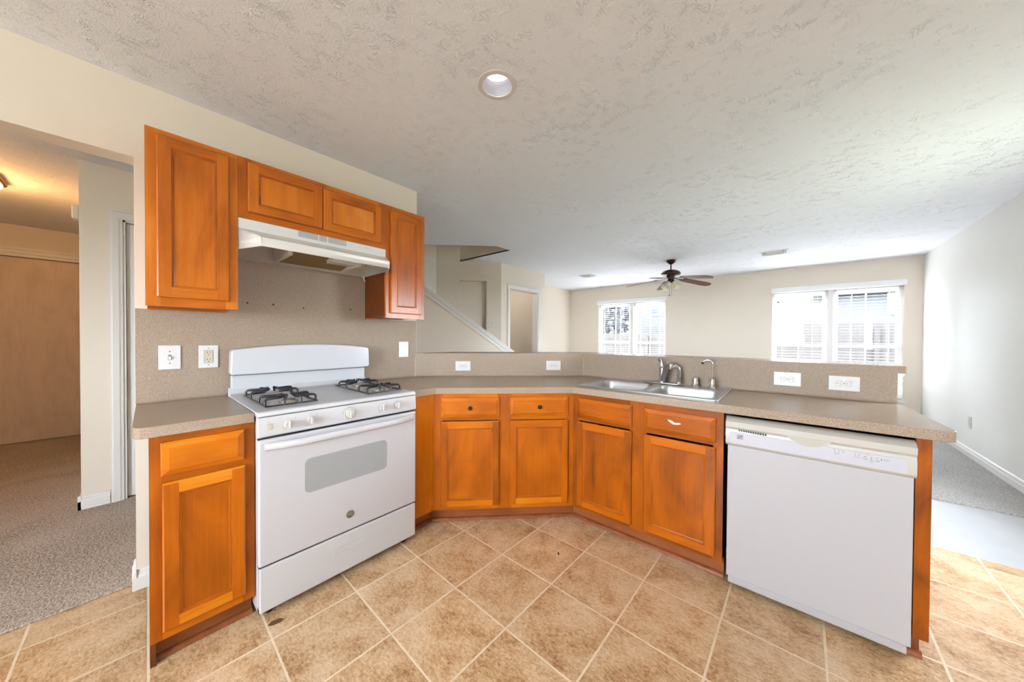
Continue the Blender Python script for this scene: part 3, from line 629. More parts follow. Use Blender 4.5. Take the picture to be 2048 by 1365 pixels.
# ---- end panel right of dishwasher
ep = thing('end_panel', 'orange wood end panel at the right side of the dishwasher', 'panel', (2.797, YR, 0), 0)
m = MB(); m.box(0, 0.040, 0, 0.019, 0.0985, CB, tone=0.3); m.build('stile', WOOD, ep, smooth=0)
m = MB(); m.plate([(0.0195, 0.0985), (TOE, 0.0985), (TOE, 0.0005), (0.63, 0.0005), (0.63, CB), (0.0195, CB)], [], 0.008, 0.026, 'x', 'z', 0.4); m.build('side_panel', WOOD, ep, smooth=0)
m = MB(); m.box(-0.012, 0.0275, TOE - 0.004, TOE - 0.0005, 0.02, 0.098, tone=0.3); MBs = [(-a, b) for a, b in p]
m.sweep([(a, b * 1.1) for a, b in MBs], (-0.016, TOE - 0.0005, 0.0008), (0.034, TOE - 0.0005, 0.0008), ((0, 1, 0), (0, 0, 1))); m.build('base_moulding', TOEW, ep, smooth=0)

# ------------------------------------------------------------------ dishwasher
dw = thing('dishwasher', 'white built-in dishwasher with bisque control panel under the counter', 'dishwasher', (2.183, YR, 0), 0)
bx(0.01, 0.598, 0.01, 0.58, 0.03, 0.845).build('tub_housing', DARK, dw, smooth=0)
bx(0.010, 0.6075, -0.022, 0.0095, 0.0650, 0.7195).build('door_panel', DWD, dw, bevel=0.003)
bx(0.016, 0.600, -0.004, 0.016, 0.022, 0.060).build('kick_plate', DWD, dw, bevel=0.002)
m = MB()   # control panel, profile swept across
pr = [(0.012, 0.0), (-0.024, 0.0), (-0.034, 0.012), (-0.036, 0.06), (-0.030, 0.082), (-0.038, 0.092), (-0.038, 0.118), (-0.020, 0.132), (0.0, 0.138), (0.012, 0.138)]
m.sweep(pr, (0.002, 0, 0.7205), (0.6125, 0, 0.7205), ((0, 1, 0), (0, 0, 1))); cp = m.build('control_panel', BISQ, dw, bevel=0.002)
m = MB(); m.plate(rrect(0.022, 0.588, 0.7345, 0.7900, 0.008), [], -0.0385, -0.034, 'y'); m.build('panel_insert', PANW, cp, smooth=0)
m = MB()   # scooped pull handle
hx0, hx1, hz = 0.238, 0.378, 0.8085
arc = [(hx0 + (hx1 - hx0) * k / 16, hz - 0.028 * math.sin(PI * k / 16) ** 0.8) for k in range(17)]
m.plate([(hx0 - 0.004, hz + 0.005)] + [(a, b - 0.002) for a, b in arc] + [(hx1 + 0.004, hz + 0.005)], [], -0.0405, -0.030, 'y'); m.build('handle', BISQ, cp, bevel=0.002)
m = MB(); m.plate([(hx0 + 0.004, hz + 0.001)] + [(a * 0.95 + 0.0154, b + 0.004) for a, b in arc[1:-1]] + [(hx1 - 0.004, hz + 0.001)], [], -0.0415, -0.0406, 'y'); m.build('handle_recess', plain('handle_cream', srgb(172, 166, 154), 0.5), cp, smooth=0)
m = MB()
for k in range(12): m.box(0.056 + k * 0.0092, 0.056 + k * 0.0092 + 0.0058, -0.0400, -0.0372, 0.7985 - 0.0006 * k * 0.5, 0.8040)
m.build('vent_slots', DARK, cp, smooth=0)
m = MB(); lx, lz = 0.050, 0.7600       # square striped mark
for k in range(5): m.box(lx, lx + 0.0245, -0.0395, -0.0388, lz + k * 0.0045, lz + k * 0.0045 + 0.0026)
m.plate([(lx, lz), (lx + 0.004, lz), (lx + 0.0245, lz + 0.018), (lx + 0.0245, lz + 0.0206), (lx + 0.020, lz + 0.0206), (lx, lz + 0.004)], [], -0.0397, -0.0395, 'y'); m.build('maker_mark', INK, cp, smooth=0)
m = MB()
for u, v in ((0.390, 0.779), (0.402, 0.779), (0.414, 0.779), (0.449, 0.776), (0.459, 0.776), (0.4745, 0.775), (0.4785, 0.7755), (0.494, 0.775), (0.494, 0.770), (0.509, 0.776), (0.5205, 0.776), (0.5205, 0.7715)): bx(u - 0.0012, u + 0.0012, -0.0391, -0.0386, v - 0.0012, v + 0.0012).build('indicator_light', INKD, cp, smooth=0)
m = MB()
for u, v, l in ((0.388, 0.7705, 0.016), (0.388, 0.7675, 0.013), (0.384, 0.786, 0.009), (0.397, 0.786, 0.011), (0.411, 0.786, 0.008), (0.446, 0.767, 0.017), (0.445, 0.784, 0.007), (0.456, 0.784, 0.007), (0.467, 0.767, 0.018), (0.4725, 0.7635, 0.008), (0.488, 0.764, 0.013), (0.4895, 0.7575, 0.011), (0.503, 0.766, 0.014), (0.506, 0.763, 0.010), (0.478, 0.784, 0.012), (0.525, 0.7755, 0.016), (0.525, 0.771, 0.015)): bx(u, u + l, -0.0389, -0.0386, v, v + 0.0011).build('printed_caption', INK, cp, smooth=0)

# ------------------------------------------------------------------ countertops and backsplashes
def offset_pts(): pass
ct = MB(); ct.plate([(0.002, 0.014), (CD - 0.05, 0.000), (CD - 0.025, 0.004), (CD - 0.007, 0.016), (CD, 0.038), (CD, 0.3485), (0.002, 0.3485)], [], CZ - CT, CZ)
o = ct.build('countertop', LAM, bevel=0.003); tag(o, 'short speckled taupe laminate countertop left of the range', 'countertop')
o['group'] = 'laminate countertops'
SX0, SX1, SY0, SY1 = 1.292, 2.138, 2.022, 2.566
k8 = (CD - FD) * math.tan(PI / 8); fy = YR - (CD - FD)
CXE = 2.896
outer = [(0.002, 1.128), (CD, 1.128), (CD, C1 - k8 + 0.006), (CD + 0.004, C1 - k8 + 0.012), (C2X + k8 - 0.006, fy - 0.004), (C2X + k8 + 0.004, fy), (CXE - 0.035, fy), (CXE - 0.016, fy + 0.005), (CXE - 0.004, fy + 0.018), (CXE, fy + 0.038), (CXE - 0.03, BY - 0.002), (BY - BW - 0.002, BY - 0.002), (0.002, BW - 0.002)]
ct = MB(); ct.plate(outer, [[(SX0 + 0.02, SY0 + 0.02), (SX1 - 0.02, SY0 + 0.02), (SX1 - 0.02, SY1 - 0.02), (SX0 + 0.02, SY1 - 0.02)]], CZ - CT, CZ)
o = ct.build('countertop', LAM, bevel=0.003); tag(o, 'long angled speckled taupe laminate countertop holding the sink', 'countertop', 'laminate countertops')
# coved strips + sheets (backsplashes)
def cove(m, a, b, out):   # concave fillet between counter and backsplash
    R_ = 0.014; pts = [(0, 0), (R_, 0.0)] + [(R_ - R_ * math.sin(t * PI / 12), R_ - R_ * math.cos(t * PI / 12)) for t in range(1, 6)] + [(0, R_)]
    m.sweep(pts, a, b, (out, (0, 0, 1)))
bs = MB(); T_ = 0.0015
bs.plate([(0.0125, CZ + 0.001), (1.566, CZ + 0.001), (1.580, LZ), (1.580, 1.385), (1.4455, 1.385), (1.4455, 1.379), (1.1365, 1.379), (1.1365, 1.7), (0.351, 1.7), (0.351, 1.379), (0.0125, 1.379)], [], 0.0003, T_, 'x')
cove(bs, (T_ - 0.0003, 0.0135, CZ + 0.0008), (T_ - 0.0003, 0.3485, CZ + 0.0008), (1, 0, 0)); cove(bs, (T_ - 0.0003, 1.129, CZ + 0.0008), (T_ - 0.0003, 1.562, CZ + 0.0008), (1, 0, 0))
spl = bs.build('backsplash', LAMV, smooth=50); tag(spl, 'tall taupe laminate backsplash sheet behind the range with drilled holes', 'backsplash')
for (yy, zz, rr) in ((0.444, 1.442, 0.0055), (0.571, 1.442, 0.0058), (0.735, 1.431, 0.0055), (1.033, 1.443, 0.0055), (0.398, 1.452, 0.002), (1.073, 1.440, 0.002), (0.60, 1.480, 0.001), (0.65, 1.472, 0.001), (0.82, 1.452, 0.001), (0.88, 1.452, 0.001), (0.705, 1.468, 0.001)):
    q = MB(); q.lathe([(rr, 0), (rr, 0.0006), (rr * 0.3, 0.0008)], (T_, yy, zz), 'x', 10); q.build('screw_hole', plain('hole_brown', srgb(70, 46, 30), 0.8) if rr == 0.0055 else bpy.data.materials['hole_brown'], spl, smooth=0)
# diagonal and straight bar backsplashes
SEG = (BY - BW) / SQ
d45 = Matrix(((SQ, -SQ, 0, 0.0), (SQ, SQ, 0, BW), (0, 0, 1, 0), (0, 0, 0, 1)))
bs = MB(); bs.T = d45; bs.box(0.0035, SEG - 0.002, -0.0013, -0.0002, CZ + 0.001, LZ - 0.0006); cove(bs, (0.012, -0.0013, CZ + 0.0008), (SEG - 0.006, -0.0013, CZ + 0.0008), (0, -1, 0))
tag(bs.build('backsplash', LAMV, smooth=50), 'low angled taupe backsplash under the bar ledge, with two outlets', 'backsplash')
X0 = BY - BW
bs = MB(); bs.box(X0 + 0.001, 2.853, BY - 0.0013, BY - 0.0002, CZ + 0.001, LZ - 0.0006); cove(bs, (X0 + 0.004, BY - 0.0013, CZ + 0.0008), (2.853, BY - 0.0013, CZ + 0.0008), (0, -1, 0))
tag(bs.build('backsplash', LAMV, smooth=50), 'low taupe backsplash behind the sink and faucets', 'backsplash')
# half wall behind + bar ledge
m = MB(); t = 0.115; k = t * math.tan(PI / 8)
m.plate([(0.0005, BW), (X0, BY), (2.853, BY), (2.853, BY + t), (X0 - k, BY + t), (0.0005, BW + t / SQ)], [], 0.0005, LZ - 0.038); struct('wall_bar', m, WALL, smooth=0)
m = MB(); t = 0.30; k = t * math.tan(PI / 8); lf = 0.0; kf = lf * math.tan(PI / 8)
m.plate([(0.001, BW - lf / SQ), (X0 + kf, BY - lf), (2.880, BY - lf), (2.889, BY + 0.008), (2.889, BY + t - 0.01), (2.879, BY + t), (X0 - k, BY + t), (0.001, BW + t / SQ)], [], LZ - 0.0375, LZ)
tag(m.build('bar_top', LAM, bevel=0.0015), 'raised speckled laminate bar ledge running behind the counter', 'bar top')
cb = MB(); cb.plate([(0, 0), (0.029, 0), (0.028, -0.012), (0.022, -0.018), (0.020, -0.030), (0.024, -0.040), (0.018, -0.050), (0.016, -0.062), (0.021, -0.072), (0.021, -0.088), (0.0, -0.090)], [], 0, 0.05, 'y')
cbo = cb.build('corbel', TRIM, bevel=0.002); cbo.location = (2.8535, BY + 0.03, LZ - 0.0385); tag(cbo, 'small white scrolled bracket under the end of the bar ledge', 'bracket')

# ------------------------------------------------------------------ upper cabinets
def upper(label, y0, y1, z0, z1, doors, stiles, rails, insL=0.0, tones=(0.42, 0.62), side=None):
    t = thing('wall_cabinet', label, 'cabinet', (UD, y0, 0), PI / 2, 'orange maple wall cabinets'); w = y1 - y0
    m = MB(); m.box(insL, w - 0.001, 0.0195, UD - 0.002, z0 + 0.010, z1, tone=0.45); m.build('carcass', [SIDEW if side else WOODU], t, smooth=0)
    bx(insL, w - 0.001, 0.0195, 0.034, z0, z0 + 0.0098, 'x', 0.6).build('bottom_rail', WOODU, t, smooth=0); bx(insL, w - 0.001, UD - 0.017, UD - 0.002, z0, z0 + 0.0098, 'x', 0.5).build('hanging_rail', WOODU, t, smooth=0)
    m = MB(); frame_boards(m, w, z0, z1, stiles, rails, tones=tones); m.build('face_frame', WOODU, t, smooth=0)
    for a in doors: door('door', a[0], a[1], a[2], a[3], t, WOODU, a[4], fw=a[5] if len(a) > 5 else 0.045)
    return t
U0, U1, U2, U3 = 0.0405, 0.3509, 1.1357, 1.4451
w = U1 - U0
upper('tall orange maple wall cabinet with scratched door, left of the hood', U0, U1, UZ0, UZ1, [(0.033, 0.276, 1.4175, 2.126, [0.56, 0.50, 0.60, 0.48, 0.55])],
      [(0, 0.045), (w - 0.047, w - 0.0005)], [(0.045, w - 0.047, 2.11, UZ1), (0.045, w - 0.047, UZ0, 1.432)], 0.012, (0.5, 0.68))
w = U2 - U1
upper('short two-door orange wall cabinet above the range hood', U1, U2, UZH, UZ1, [(0.037, 0.386, 1.880, 2.131, [0.55, 0.42, 0.48, 0.52, 0.66], 0.044), (0.3885, 0.749, 1.877, 2.121, [0.56, 0.56, 0.56, 0.50, 0.78], 0.044)],
      [(0, 0.05), (0.365, 0.41), (w - 0.05, w - 0.0005)], [(0.05, 0.365, 2.105, UZ1), (0.41, w - 0.05, 2.105, UZ1), (0.05, 0.365, UZH, 1.893), (0.41, w - 0.05, UZH, 1.893)], 0.0, (0.4, 0.56))
w = U3 - U2
upper('tall narrow orange wall cabinet at the right end of the row', U2, U3, UZ0, UZ1, [(0.030, 0.276, 1.4115, 2.121, [0.52, 0.5, 0.5, 0.5, 0.54])],
      [(0, 0.045), (w - 0.045, w)], [(0.045, w - 0.045, 2.105, UZ1), (0.045, w - 0.045, UZ0, 1.425)], 0.003, (0.44, 0.6), True)

# ------------------------------------------------------------------ range hood (local x = world Y, local y = -world X, origin on the wall)
hd = thing('range_hood', 'white under-cabinet range hood over the gas range', 'range hood', (0.002, 0.3525, 0), PI / 2); hw_ = 0.7815
def hoodring(xf, ins, z): return [(0.0, 0.0, z), (0.0, -0.312, z), (ins, -xf, z), (hw_ - ins, -xf, z), (hw_, -0.312, z), (hw_, 0.0, z)]
m = MB()
L = [(0.3125, 0.0, UZH - 0.001), (0.3125, 0.0, 1.792), (0.345, 0.012, 1.771), (0.395, 0.031, 1.752), (0.442, 0.047, 1.742), (0.474, 0.058, 1.728), (0.476, 0.060, 1.684)]
rings = [hoodring(a, b, z) for a, b, z in L]
for A, B in zip(rings, rings[1:]):
    for i in range(1, 4): m.face([A[i], A[i + 1], B[i + 1], B[i]])
z0h, z1h = 1.690, UZH - 0.001
# lower skirt sides between wall plane and the tapered front
m.face([(0, -0.002, z0h), (0, -0.002, z1h), (0, -0.3125, z1h), (0, -0.3125, z0h)]); m.face([(hw_, -0.002, z0h), (hw_, -0.002, z1h), (hw_, -0.3125, z1h), (hw_, -0.3125, z0h)])
m.face([(0, -0.3125, 1.792), (0.060, -0.476, 1.728), (0.060, -0.476, 1.684), (0, -0.3125, z0h)]); m.face([(hw_, -0.3125, 1.792), (hw_ - 0.06, -0.476, 1.728), (hw_ - 0.06, -0.476, 1.684), (hw_, -0.3125, z0h)])
m.face([(0, -0.002, z1h), (hw_, -0.002, z1h), (hw_, -0.3125, z1h), (0, -0.3125, z1h)]); m.face([(0, -0.002, z0h), (hw_, -0.002, z0h), (hw_, -0.002, z1h), (0, -0.002, z1h)])
me_h = m.build('shell', HOODW, hd, smooth=40)
sol = me_h.modifiers.new('thick', 'SOLIDIFY'); sol.thickness = 0.0015; sol.offset = -1
bx(0.004, hw_ - 0.004, -0.311, -0.004, 1.790, 1.793).build('inner_pan', HOODW, hd, smooth=0)
m = MB(); m.box(0.215, 0.235, -0.305, -0.02, 1.700, 1.789); m.box(0.235, 0.62, -0.305, -0.295, 1.730, 1.789); m.box(0.235, 0.62, -0.03, -0.02, 1.700, 1.789); m.box(0.60, 0.62, -0.295, -0.03, 1.70, 1.789)
m.build('filter_frame', HOODW, hd, smooth=0)
m = MB(); m.face([(0.235, -0.295, 1.742), (0.60, -0.295, 1.742), (0.60, -0.03, 1.702), (0.235, -0.03, 1.702)]); m.face([(0.235, -0.295, 1.745), (0.60, -0.295, 1.745), (0.60, -0.03, 1.705), (0.235, -0.03, 1.705)]); m.build('grease_filter', FILT, hd, smooth=0)
m = MB(); m.sweep([(0, 0), (-0.10, 0.0), (-0.095, -0.03), (-0.07, -0.042), (0, -0.042)], (0.45, -0.20, 1.750), (0.62, -0.20, 1.750), ((0, 1, 0), (0, 0, 1))); m.build('lamp_lens', PLATE, hd, smooth=0)
m = MB()
for a, b in ((0.261, 0.362), (0.3685, 0.4105), (0.4175, 0.522)):
    for k in range(5): m.box(a, b, -0.3135, -0.3128, 1.8385 - k * 0.0068, 1.8385 - k * 0.0068 + 0.0022)
m.build('vent_slots', INKD, hd, smooth=0)
for a in (0.545, 0.594): bx(a, a + 0.016, -0.3150, -0.3126, 1.820, 1.833).build('rocker_switch', PLATE, hd, bevel=0.0008)
bx(0.637, 0.667, -0.3132, -0.3127, 1.8255, 1.8272).build('printed_caption', INK, hd, smooth=0)
m = MB(); m.tube([(0.768, -0.012, 1.694), (0.770, -0.02, 1.672), (0.776, -0.022, 1.655)], 0.006, 8); m.build('cable_clip', PLATE, hd)

# ------------------------------------------------------------------ gas range (local x = world Y from .3495, local y = -world X with y=0 at the door face plane X=.70)
RX = 0.700
gr = thing('gas_range', 'white freestanding gas range with black grates between the counters', 'stove', (RX, 0.3500, 0), PI / 2); RWd = 0.7715
m = MB(); m.box(0.004, RWd - 0.004, 0.030, RX - 0.01, 0.035, 0.893); m.build('body', ENAMEL, gr, bevel=0.003)
m = MB(); m.box(0.003, RWd - 0.003, 0.005, 0.029, 0.2395, 0.800); m.box(0.003, RWd - 0.003, 0.005, 0.029, 0.043, 0.06); m.build('front_frame', DARK, gr, smooth=0)
dm = MB(); dm.box(0.0, RWd, -0.006, 0.030, 0.2455, 0.7985); dd = dm.build('oven_door', ENAMELD, gr, bevel=0.009, seg=3)
m = MB(); m.plate(rrect(0.176, 0.583, 0.508, 0.671, 0.024), [], -0.0066, -0.0045, 'y'); m.build('oven_window', OVENG, dd, smooth=0)
m = MB(); m.plate(rrect(0.172, 0.587, 0.504, 0.675, 0.027), [rrect(0.176, 0.583, 0.508, 0.671, 0.024)], -0.0072, -0.0045, 'y'); m.build('window_trim', ENAMELD, dd, smooth=0)
m = MB()   # bowed full width handle
pts = []; nn = 24
for k in range(nn + 1):
    u = 0.022 + (RWd - 0.044) * k / nn; s_ = min(1.0, 4.5 * min(k, nn - k) / nn); s_ = math.sin(s_ * PI / 2)
    pts.append((u, -0.006 - 0.030 * s_, 0.765))
for (a, b) in zip(pts, pts[1:]):
    hh = 0.0165
    prof = lambda q: [(q[0], q[1], q[2] - hh), (q[0], q[1] - 0.010, q[2] - hh * 0.6), (q[0], q[1] - 0.012, q[2] + hh * 0.3), (q[0], q[1] - 0.004, q[2] + hh), (q[0], q[1] + 0.008, q[2] + hh), (q[0], q[1] + 0.008, q[2] - hh)]
    A, B = prof(a), prof(b)
    for i in range(6): m.face([A[i], A[(i + 1) % 6], B[(i + 1) % 6], B[i]])
m.face(prof(pts[0])); m.face(prof(pts[-1])); m.build('door_handle', ENAMEL, dd, smooth=60)
m = MB(); m.lathe([(0, -0.0105), (0.016, -0.0105), (0.0185, -0.0085), (0.0185, -0.006)], (0.382, 0, 0.329), 'y', 32); bd = m.build('maker_badge', BADGE, dd, smooth=50)
m = MB()   # raised script monogram ring
m.tube([(0.382 + 0.0135 * math.cos(a * PI / 12), -0.0108, 0.329 + 0.0135 * math.sin(a * PI / 12)) for a in range(24)], 0.0007, 5, True)
m.tube([(0.381, -0.0108, 0.334), (0.377, -0.0108, 0.336), (0.3735, -0.0108, 0.331), (0.375, -0.0108, 0.325), (0.380, -0.0108, 0.326), (0.3805, -0.0108, 0.329), (0.378, -0.0108, 0.329)], 0.0007, 5)
m.tube([(0.390, -0.0108, 0.334), (0.386, -0.0108, 0.336), (0.384, -0.0108, 0.332), (0.388, -0.0108, 0.330), (0.384, -0.0108, 0.327), (0.386, -0.0108, 0.323), (0.391, -0.0108, 0.325)], 0.0007, 5)
m.build('badge_lettering', ALU, bd, smooth=0)
# storage drawer
dm = MB(); dm.box(0.004, RWd - 0.002, -0.004, 0.030, 0.044, 0.2385); sd = dm.build('storage_drawer', ENAMEL, gr, bevel=0.006, seg=3)
m = MB(); m.plate([(0.304, 0.148), (0.466, 0.148), (0.466, 0.184), (0.304, 0.184)], [[(0.312, 0.156), (0.458, 0.156), (0.458, 0.176), (0.312, 0.176)]], -0.0075, -0.0035, 'y'); m.box(0.311, 0.459, -0.0048, -0.0042, 0.155, 0.177); m.build('drawer_pull', ENAMEL, sd, bevel=0.0015)
# control panel
m = MB(); m.sweep([(0.030, 0.0), (-0.004, 0.0), (-0.006, 0.006), (0.000, 0.084), (0.030, 0.084)], (0.0, 0, 0.8100), (RWd, 0, 0.8100), ((0, 1, 0), (0, 0, 1))); cpn = m.build('control_panel', ENAMEL, gr, bevel=0.003)
def rknob(x, z, r, big=False):
    q = MB(); y0 = -0.0042
    if big: q.lathe([(0.030, 0), (0.031, -0.004), (0.027, -0.007), (0.021, -0.007), (0.019, -0.016), (0.012, -0.018), (0, -0.018)], (x, y0, z), 'y', 36)
    else: q.lathe([(r, 0), (r * 0.97, -0.010), (r * 0.86, -0.014), (0, -0.0145)], (x, y0, z), 'y', 30)
    o = q.build('control_knob', KNOBW, cpn, smooth=40)
    g = MB(); rr = r if not big else 0.021; g.box(x - 0.0038, x + 0.0038, y0 - 0.026, y0 - 0.010, z - rr * 0.98, z + rr * 0.98); g.build('grip', KNOBW, o, bevel=0.0025)
    return o
for x, z in ((0.112, 0.851), (0.202, 0.851), (0.557, 0.855), (0.648, 0.855)): rknob(x, z, 0.0175)
bk = rknob(0.380, 0.851, 0.0, True)
m = MB(); [m.box(0.380 + 0.0255 * math.cos(a) - 0.001, 0.380 + 0.0255 * math.cos(a) + 0.001, -0.0121, -0.0116, 0.851 + 0.0255 * math.sin(a) - 0.0009, 0.851 + 0.0255 * math.sin(a) + 0.0009) for a in [PI * (0.85 + 0.055 * k) for k in range(11)]]; m.build('dial_numbers', INKD, bk, smooth=0)
for x, z in ((0.139, 0.872), (0.229, 0.872), (0.584, 0.872), (0.675, 0.872), (0.373, 0.883)): bx(x - 0.0012, x + 0.0012, -0.0046, -0.0033, z, z + 0.0025).build('position_mark', INKD, cpn, smooth=0)
for x in (0.112, 0.202, 0.557, 0.648):
    for q in ((x - 0.006, x + 0.003, -0.0040, -0.003, 0.8775, 0.8785), (x - 0.024, x - 0.019, -0.0052, -0.004, 0.836, 0.837), (x - 0.020, x - 0.010, -0.0056, -0.0045, 0.828, 0.829)): bx(*q).build('printed_caption', INK, cpn, smooth=0)
for q in ((0.377, 0.388, -0.0040, -0.003, 0.884, 0.885), (0.034, 0.044, -0.0036, -0.003, 0.871, 0.872)): bx(*q).build('printed_caption', INK, cpn, smooth=0)
m = MB(); m.box(0.030, 0.051, -0.0066, -0.0030, 0.837, 0.865); m.build('switch_bezel', IVORY, cpn, bevel=0.001); bx(0.034, 0.047, -0.0095, -0.0068, 0.841, 0.861).build('light_switch', IVORY, cpn, bevel=0.0015)
# cooktop
m = MB(); m.sweep([(0.0305, 0), (0.0005, 0.0), (-0.002, 0.006), (0.004, 0.019), (0.016, 0.0215), (0.05, 0.019), (0.60, 0.019), (0.64, 0.026), (0.66, 0.06), (0.66, 0.0)], (0.0, 0, 0.8965), (RWd, 0, 0.8965), ((0, 1, 0), (0, 0, 1))); ck = m.build('cooktop', ENAMEL, gr, bevel=0.004, smooth=50)
def burner(x, y):
    b = MB(); b.lathe([(0.046, 0.9158), (0.044, 0.9175), (0.040, 0.918)], (x, y, 0), 'z', 28); b.lathe([(0.040, 0.9165), (0.040, 0.926), (0.036, 0.930), (0.0, 0.930)], (x, y, 0), 'z', 28)
    for k in range(20):
        a = 2 * PI * k / 20; b.box(x + 0.041 * math.cos(a) - 0.0015, x + 0.041 * math.cos(a) + 0.0015, y + 0.041 * math.sin(a) - 0.0015, y + 0.041 * math.sin(a) + 0.0015, 0.919, 0.9245)
    o = b.build('burner', ALU, ck, smooth=40)
    q = MB(); q.lathe([(0.030, 0.9305), (0.031, 0.934), (0.026, 0.9365), (0, 0.937)], (x, y, 0), 'z', 28); q.build('burner_cap', ALU, o, smooth=40)
GB = ((0.056, 0.270), (0.540, 0.746)); YF, YBk = 0.118, 0.585
for (xa, xb) in GB:
    xm = (xa + xb) / 2
    for yc in (0.195, 0.475): burner(xm, yc)
    g = MB(); zb = 0.9185; g.tube([(xa, YF, zb), (xb, YF, zb), (xb, YBk, zb), (xa, YBk, zb)], 0.0042, 6, True); r_ = 0.0058; zt_ = 0.950
    def finger(p0, p1):   # rises from the frame, bends in and ends with a little upturned tip
        p0 = Vector(p0); p1 = Vector(p1); d = (p1 - p0); u = d.normalized()
        g.tube([(p0.x, p0.y, zb), (p0.x, p0.y, zt_ - 0.008), tuple(p0 + u * 0.008 + Vector((0, 0, zt_ - 0.001))), tuple(p0 + u * 0.02 + Vector((0, 0, zt_))), tuple(p1 - u * 0.02 + Vector((0, 0, zt_))), tuple(p1 - u * 0.006 + Vector((0, 0, zt_ + 0.003))), tuple(p1 + Vector((0, 0, zt_ + 0.010)))], [r_ * 0.9, r_, r_, r_ * 1.2, r_ * 1.3, r_ * 1.2, r_ * 0.8], 8)
    for yc in (0.195, 0.475):
        for dy in (-0.055, 0.055):
            finger((xa, yc + dy, 0), (xm - 0.018, yc + dy * 0.35, 0)); finger((xb, yc + dy, 0), (xm + 0.018, yc + dy * 0.35, 0))
        for sx_ in (-0.035, 0.035):
            e = YF if yc < 0.3 else YBk
            finger((xm + sx_, e, 0), (xm + sx_ * 0.4, yc + (-0.03 if yc < 0.3 else 0.03), 0))
    g.build('burner_grate', BLACK, gr, smooth=60)
# backguard
m = MB(); m.box(0.014, RWd - 0.004, 0.655, 0.692, 0.916, 1.024); m.build('backguard_lower', ENAMEL, gr, bevel=0.006, seg=3)
bxl = 0.022; nA = 16
top = [(bxl + (0.800 - bxl) * 0 , 0)]
prof = []
x0_, x1_ = 0.005, 0.800
front = []
for k in range(nA + 1):
    s_ = k / nA; x = x0_ + 0.018 + (x1_ - x0_ - 0.036) * s_; front.append((x, 1.171 + 0.026 * (1 - (2 * s_ - 1) ** 2)))
outl = [(x0_ + 0.006, 1.027), (x0_, 1.04), (x0_ + 0.005, 1.158), (x0_ + 0.010, 1.167)] + front + [(x1_ - 0.010, 1.167), (x1_ - 0.004, 1.155), (x1_, 1.042), (x1_ - 0.008, 1.027)]
outl = [((a - 0.4) * 0.985 + 0.394, b) for a, b in outl]
m = MB(); m.plate(outl, [], 0.620, 0.690, 'y'); m.build('backguard', ENAMEL, gr, bevel=0.010, seg=4)
m = MB(); m.box(0.016, RWd - 0.008, 0.640, 0.654, 1.0245, 1.0265); m.build('vent_gap', DARK, gr, smooth=0)
for (x, y) in ((0.05, 0.06), (RWd - 0.05, 0.06), (0.05, 0.6), (RWd - 0.05, 0.6)):
    MB().lathe([(0.015, 0.0008), (0.015, 0.012), (0.006, 0.014), (0.006, 0.0345)], (x, y, 0), 'z', 14).build('foot', DARK, gr)

# ------------------------------------------------------------------ sink
sk = thing('kitchen_sink', 'double-bowl stainless steel drop-in sink in the counter', 'sink', ((SX0 + SX1) / 2, (SY0 + SY1) / 2, CZ), 0); ox, oy = (SX0 + SX1) / 2, (SY0 + SY1) / 2
hx, hy = (SX1 - SX0) / 2, (SY1 - SY0) / 2
B1 = (1.322 - ox, 1.700 - ox, 2.062 - oy, 2.440 - oy); B2 = (1.738 - ox, 2.110 - ox, 2.062 - oy, 2.440 - oy)
m = MB()
hol = [rrect(*B1, 0.06, 8), rrect(*B2, 0.06, 8)]
m.plate(rrect(-hx, hx, -hy, hy, 0.02, 4), [list(reversed(h)) for h in hol], 0.0008, 0.0055)
m.plate(rrect(-hx, hx, -hy, hy, 0.02, 4), [rrect(-hx + 0.010, hx - 0.010, -hy + 0.010, hy - 0.010, 0.014, 4)], 0.0056, 0.0075)
m.build('deck', STEEL, sk, bevel=0.0015)
for B in (B1, B2):
    q = MB(); prev = None
    for ins, z in ((0.0, 0.0055), (0.004, 0.001), (0.007, -0.02), (0.012, -0.13), (0.030, -0.165), (0.07, -0.175)):
        rg = rrect(B[0] + ins, B[1] - ins, B[2] + ins, B[3] - ins, max(0.012, 0.06 - ins * 0.5), 8)
        if prev:
            for i in range(len(rg)): q.face([(*prev[0][i], prev[1]), (*prev[0][(i + 1) % len(rg)], prev[1]), (*rg[(i + 1) % len(rg)], z), (*rg[i], z)])
        prev = (rg, z)
    q.face([(*a, prev[1]) for a in prev[0]])
    bo = q.build('bowl', STEEL, sk, smooth=50)
    cxx, cyy = (B[0] + B[1]) / 2, (B[2] + B[3]) / 2
    MB().lathe([(0.045, -0.1745), (0.04, -0.172), (0.034, -0.1735), (0.0, -0.1735)], (cxx, cyy, 0), 'z', 24).build('drain', CHROME, bo)
# main faucet
fx, fyy, fz = 1.722, 2.500, CZ + 0.0078
fa = thing('kitchen_faucet', 'satin chrome kitchen faucet with lever handle behind the sink', 'faucet', (fx, fyy, fz))
MB().plate(rrect(-0.125, 0.125, -0.026, 0.026, 0.024, 8), [], 0.0, 0.010).build('deck_plate', SATIN, fa, bevel=0.004)
m = MB(); m.lathe([(0.027, 0.010), (0.025, 0.020), (0.021, 0.03), (0.020, 0.095), (0.022, 0.110), (0.018, 0.118), (0, 0.120)], (0, 0, 0), 'z', 24); m.build('body', SATIN, fa)
m = MB(); m.tube([(0.010, -0.010, 0.022), (0.022, -0.020, 0.070), (0.036, -0.034, 0.116), (0.046, -0.048, 0.140), (0.060, -0.068, 0.150), (0.076, -0.088, 0.149)], [0.018, 0.020, 0.019, 0.017, 0.016, 0.014], 14); m.build('spout', SATIN, fa, smooth=60)
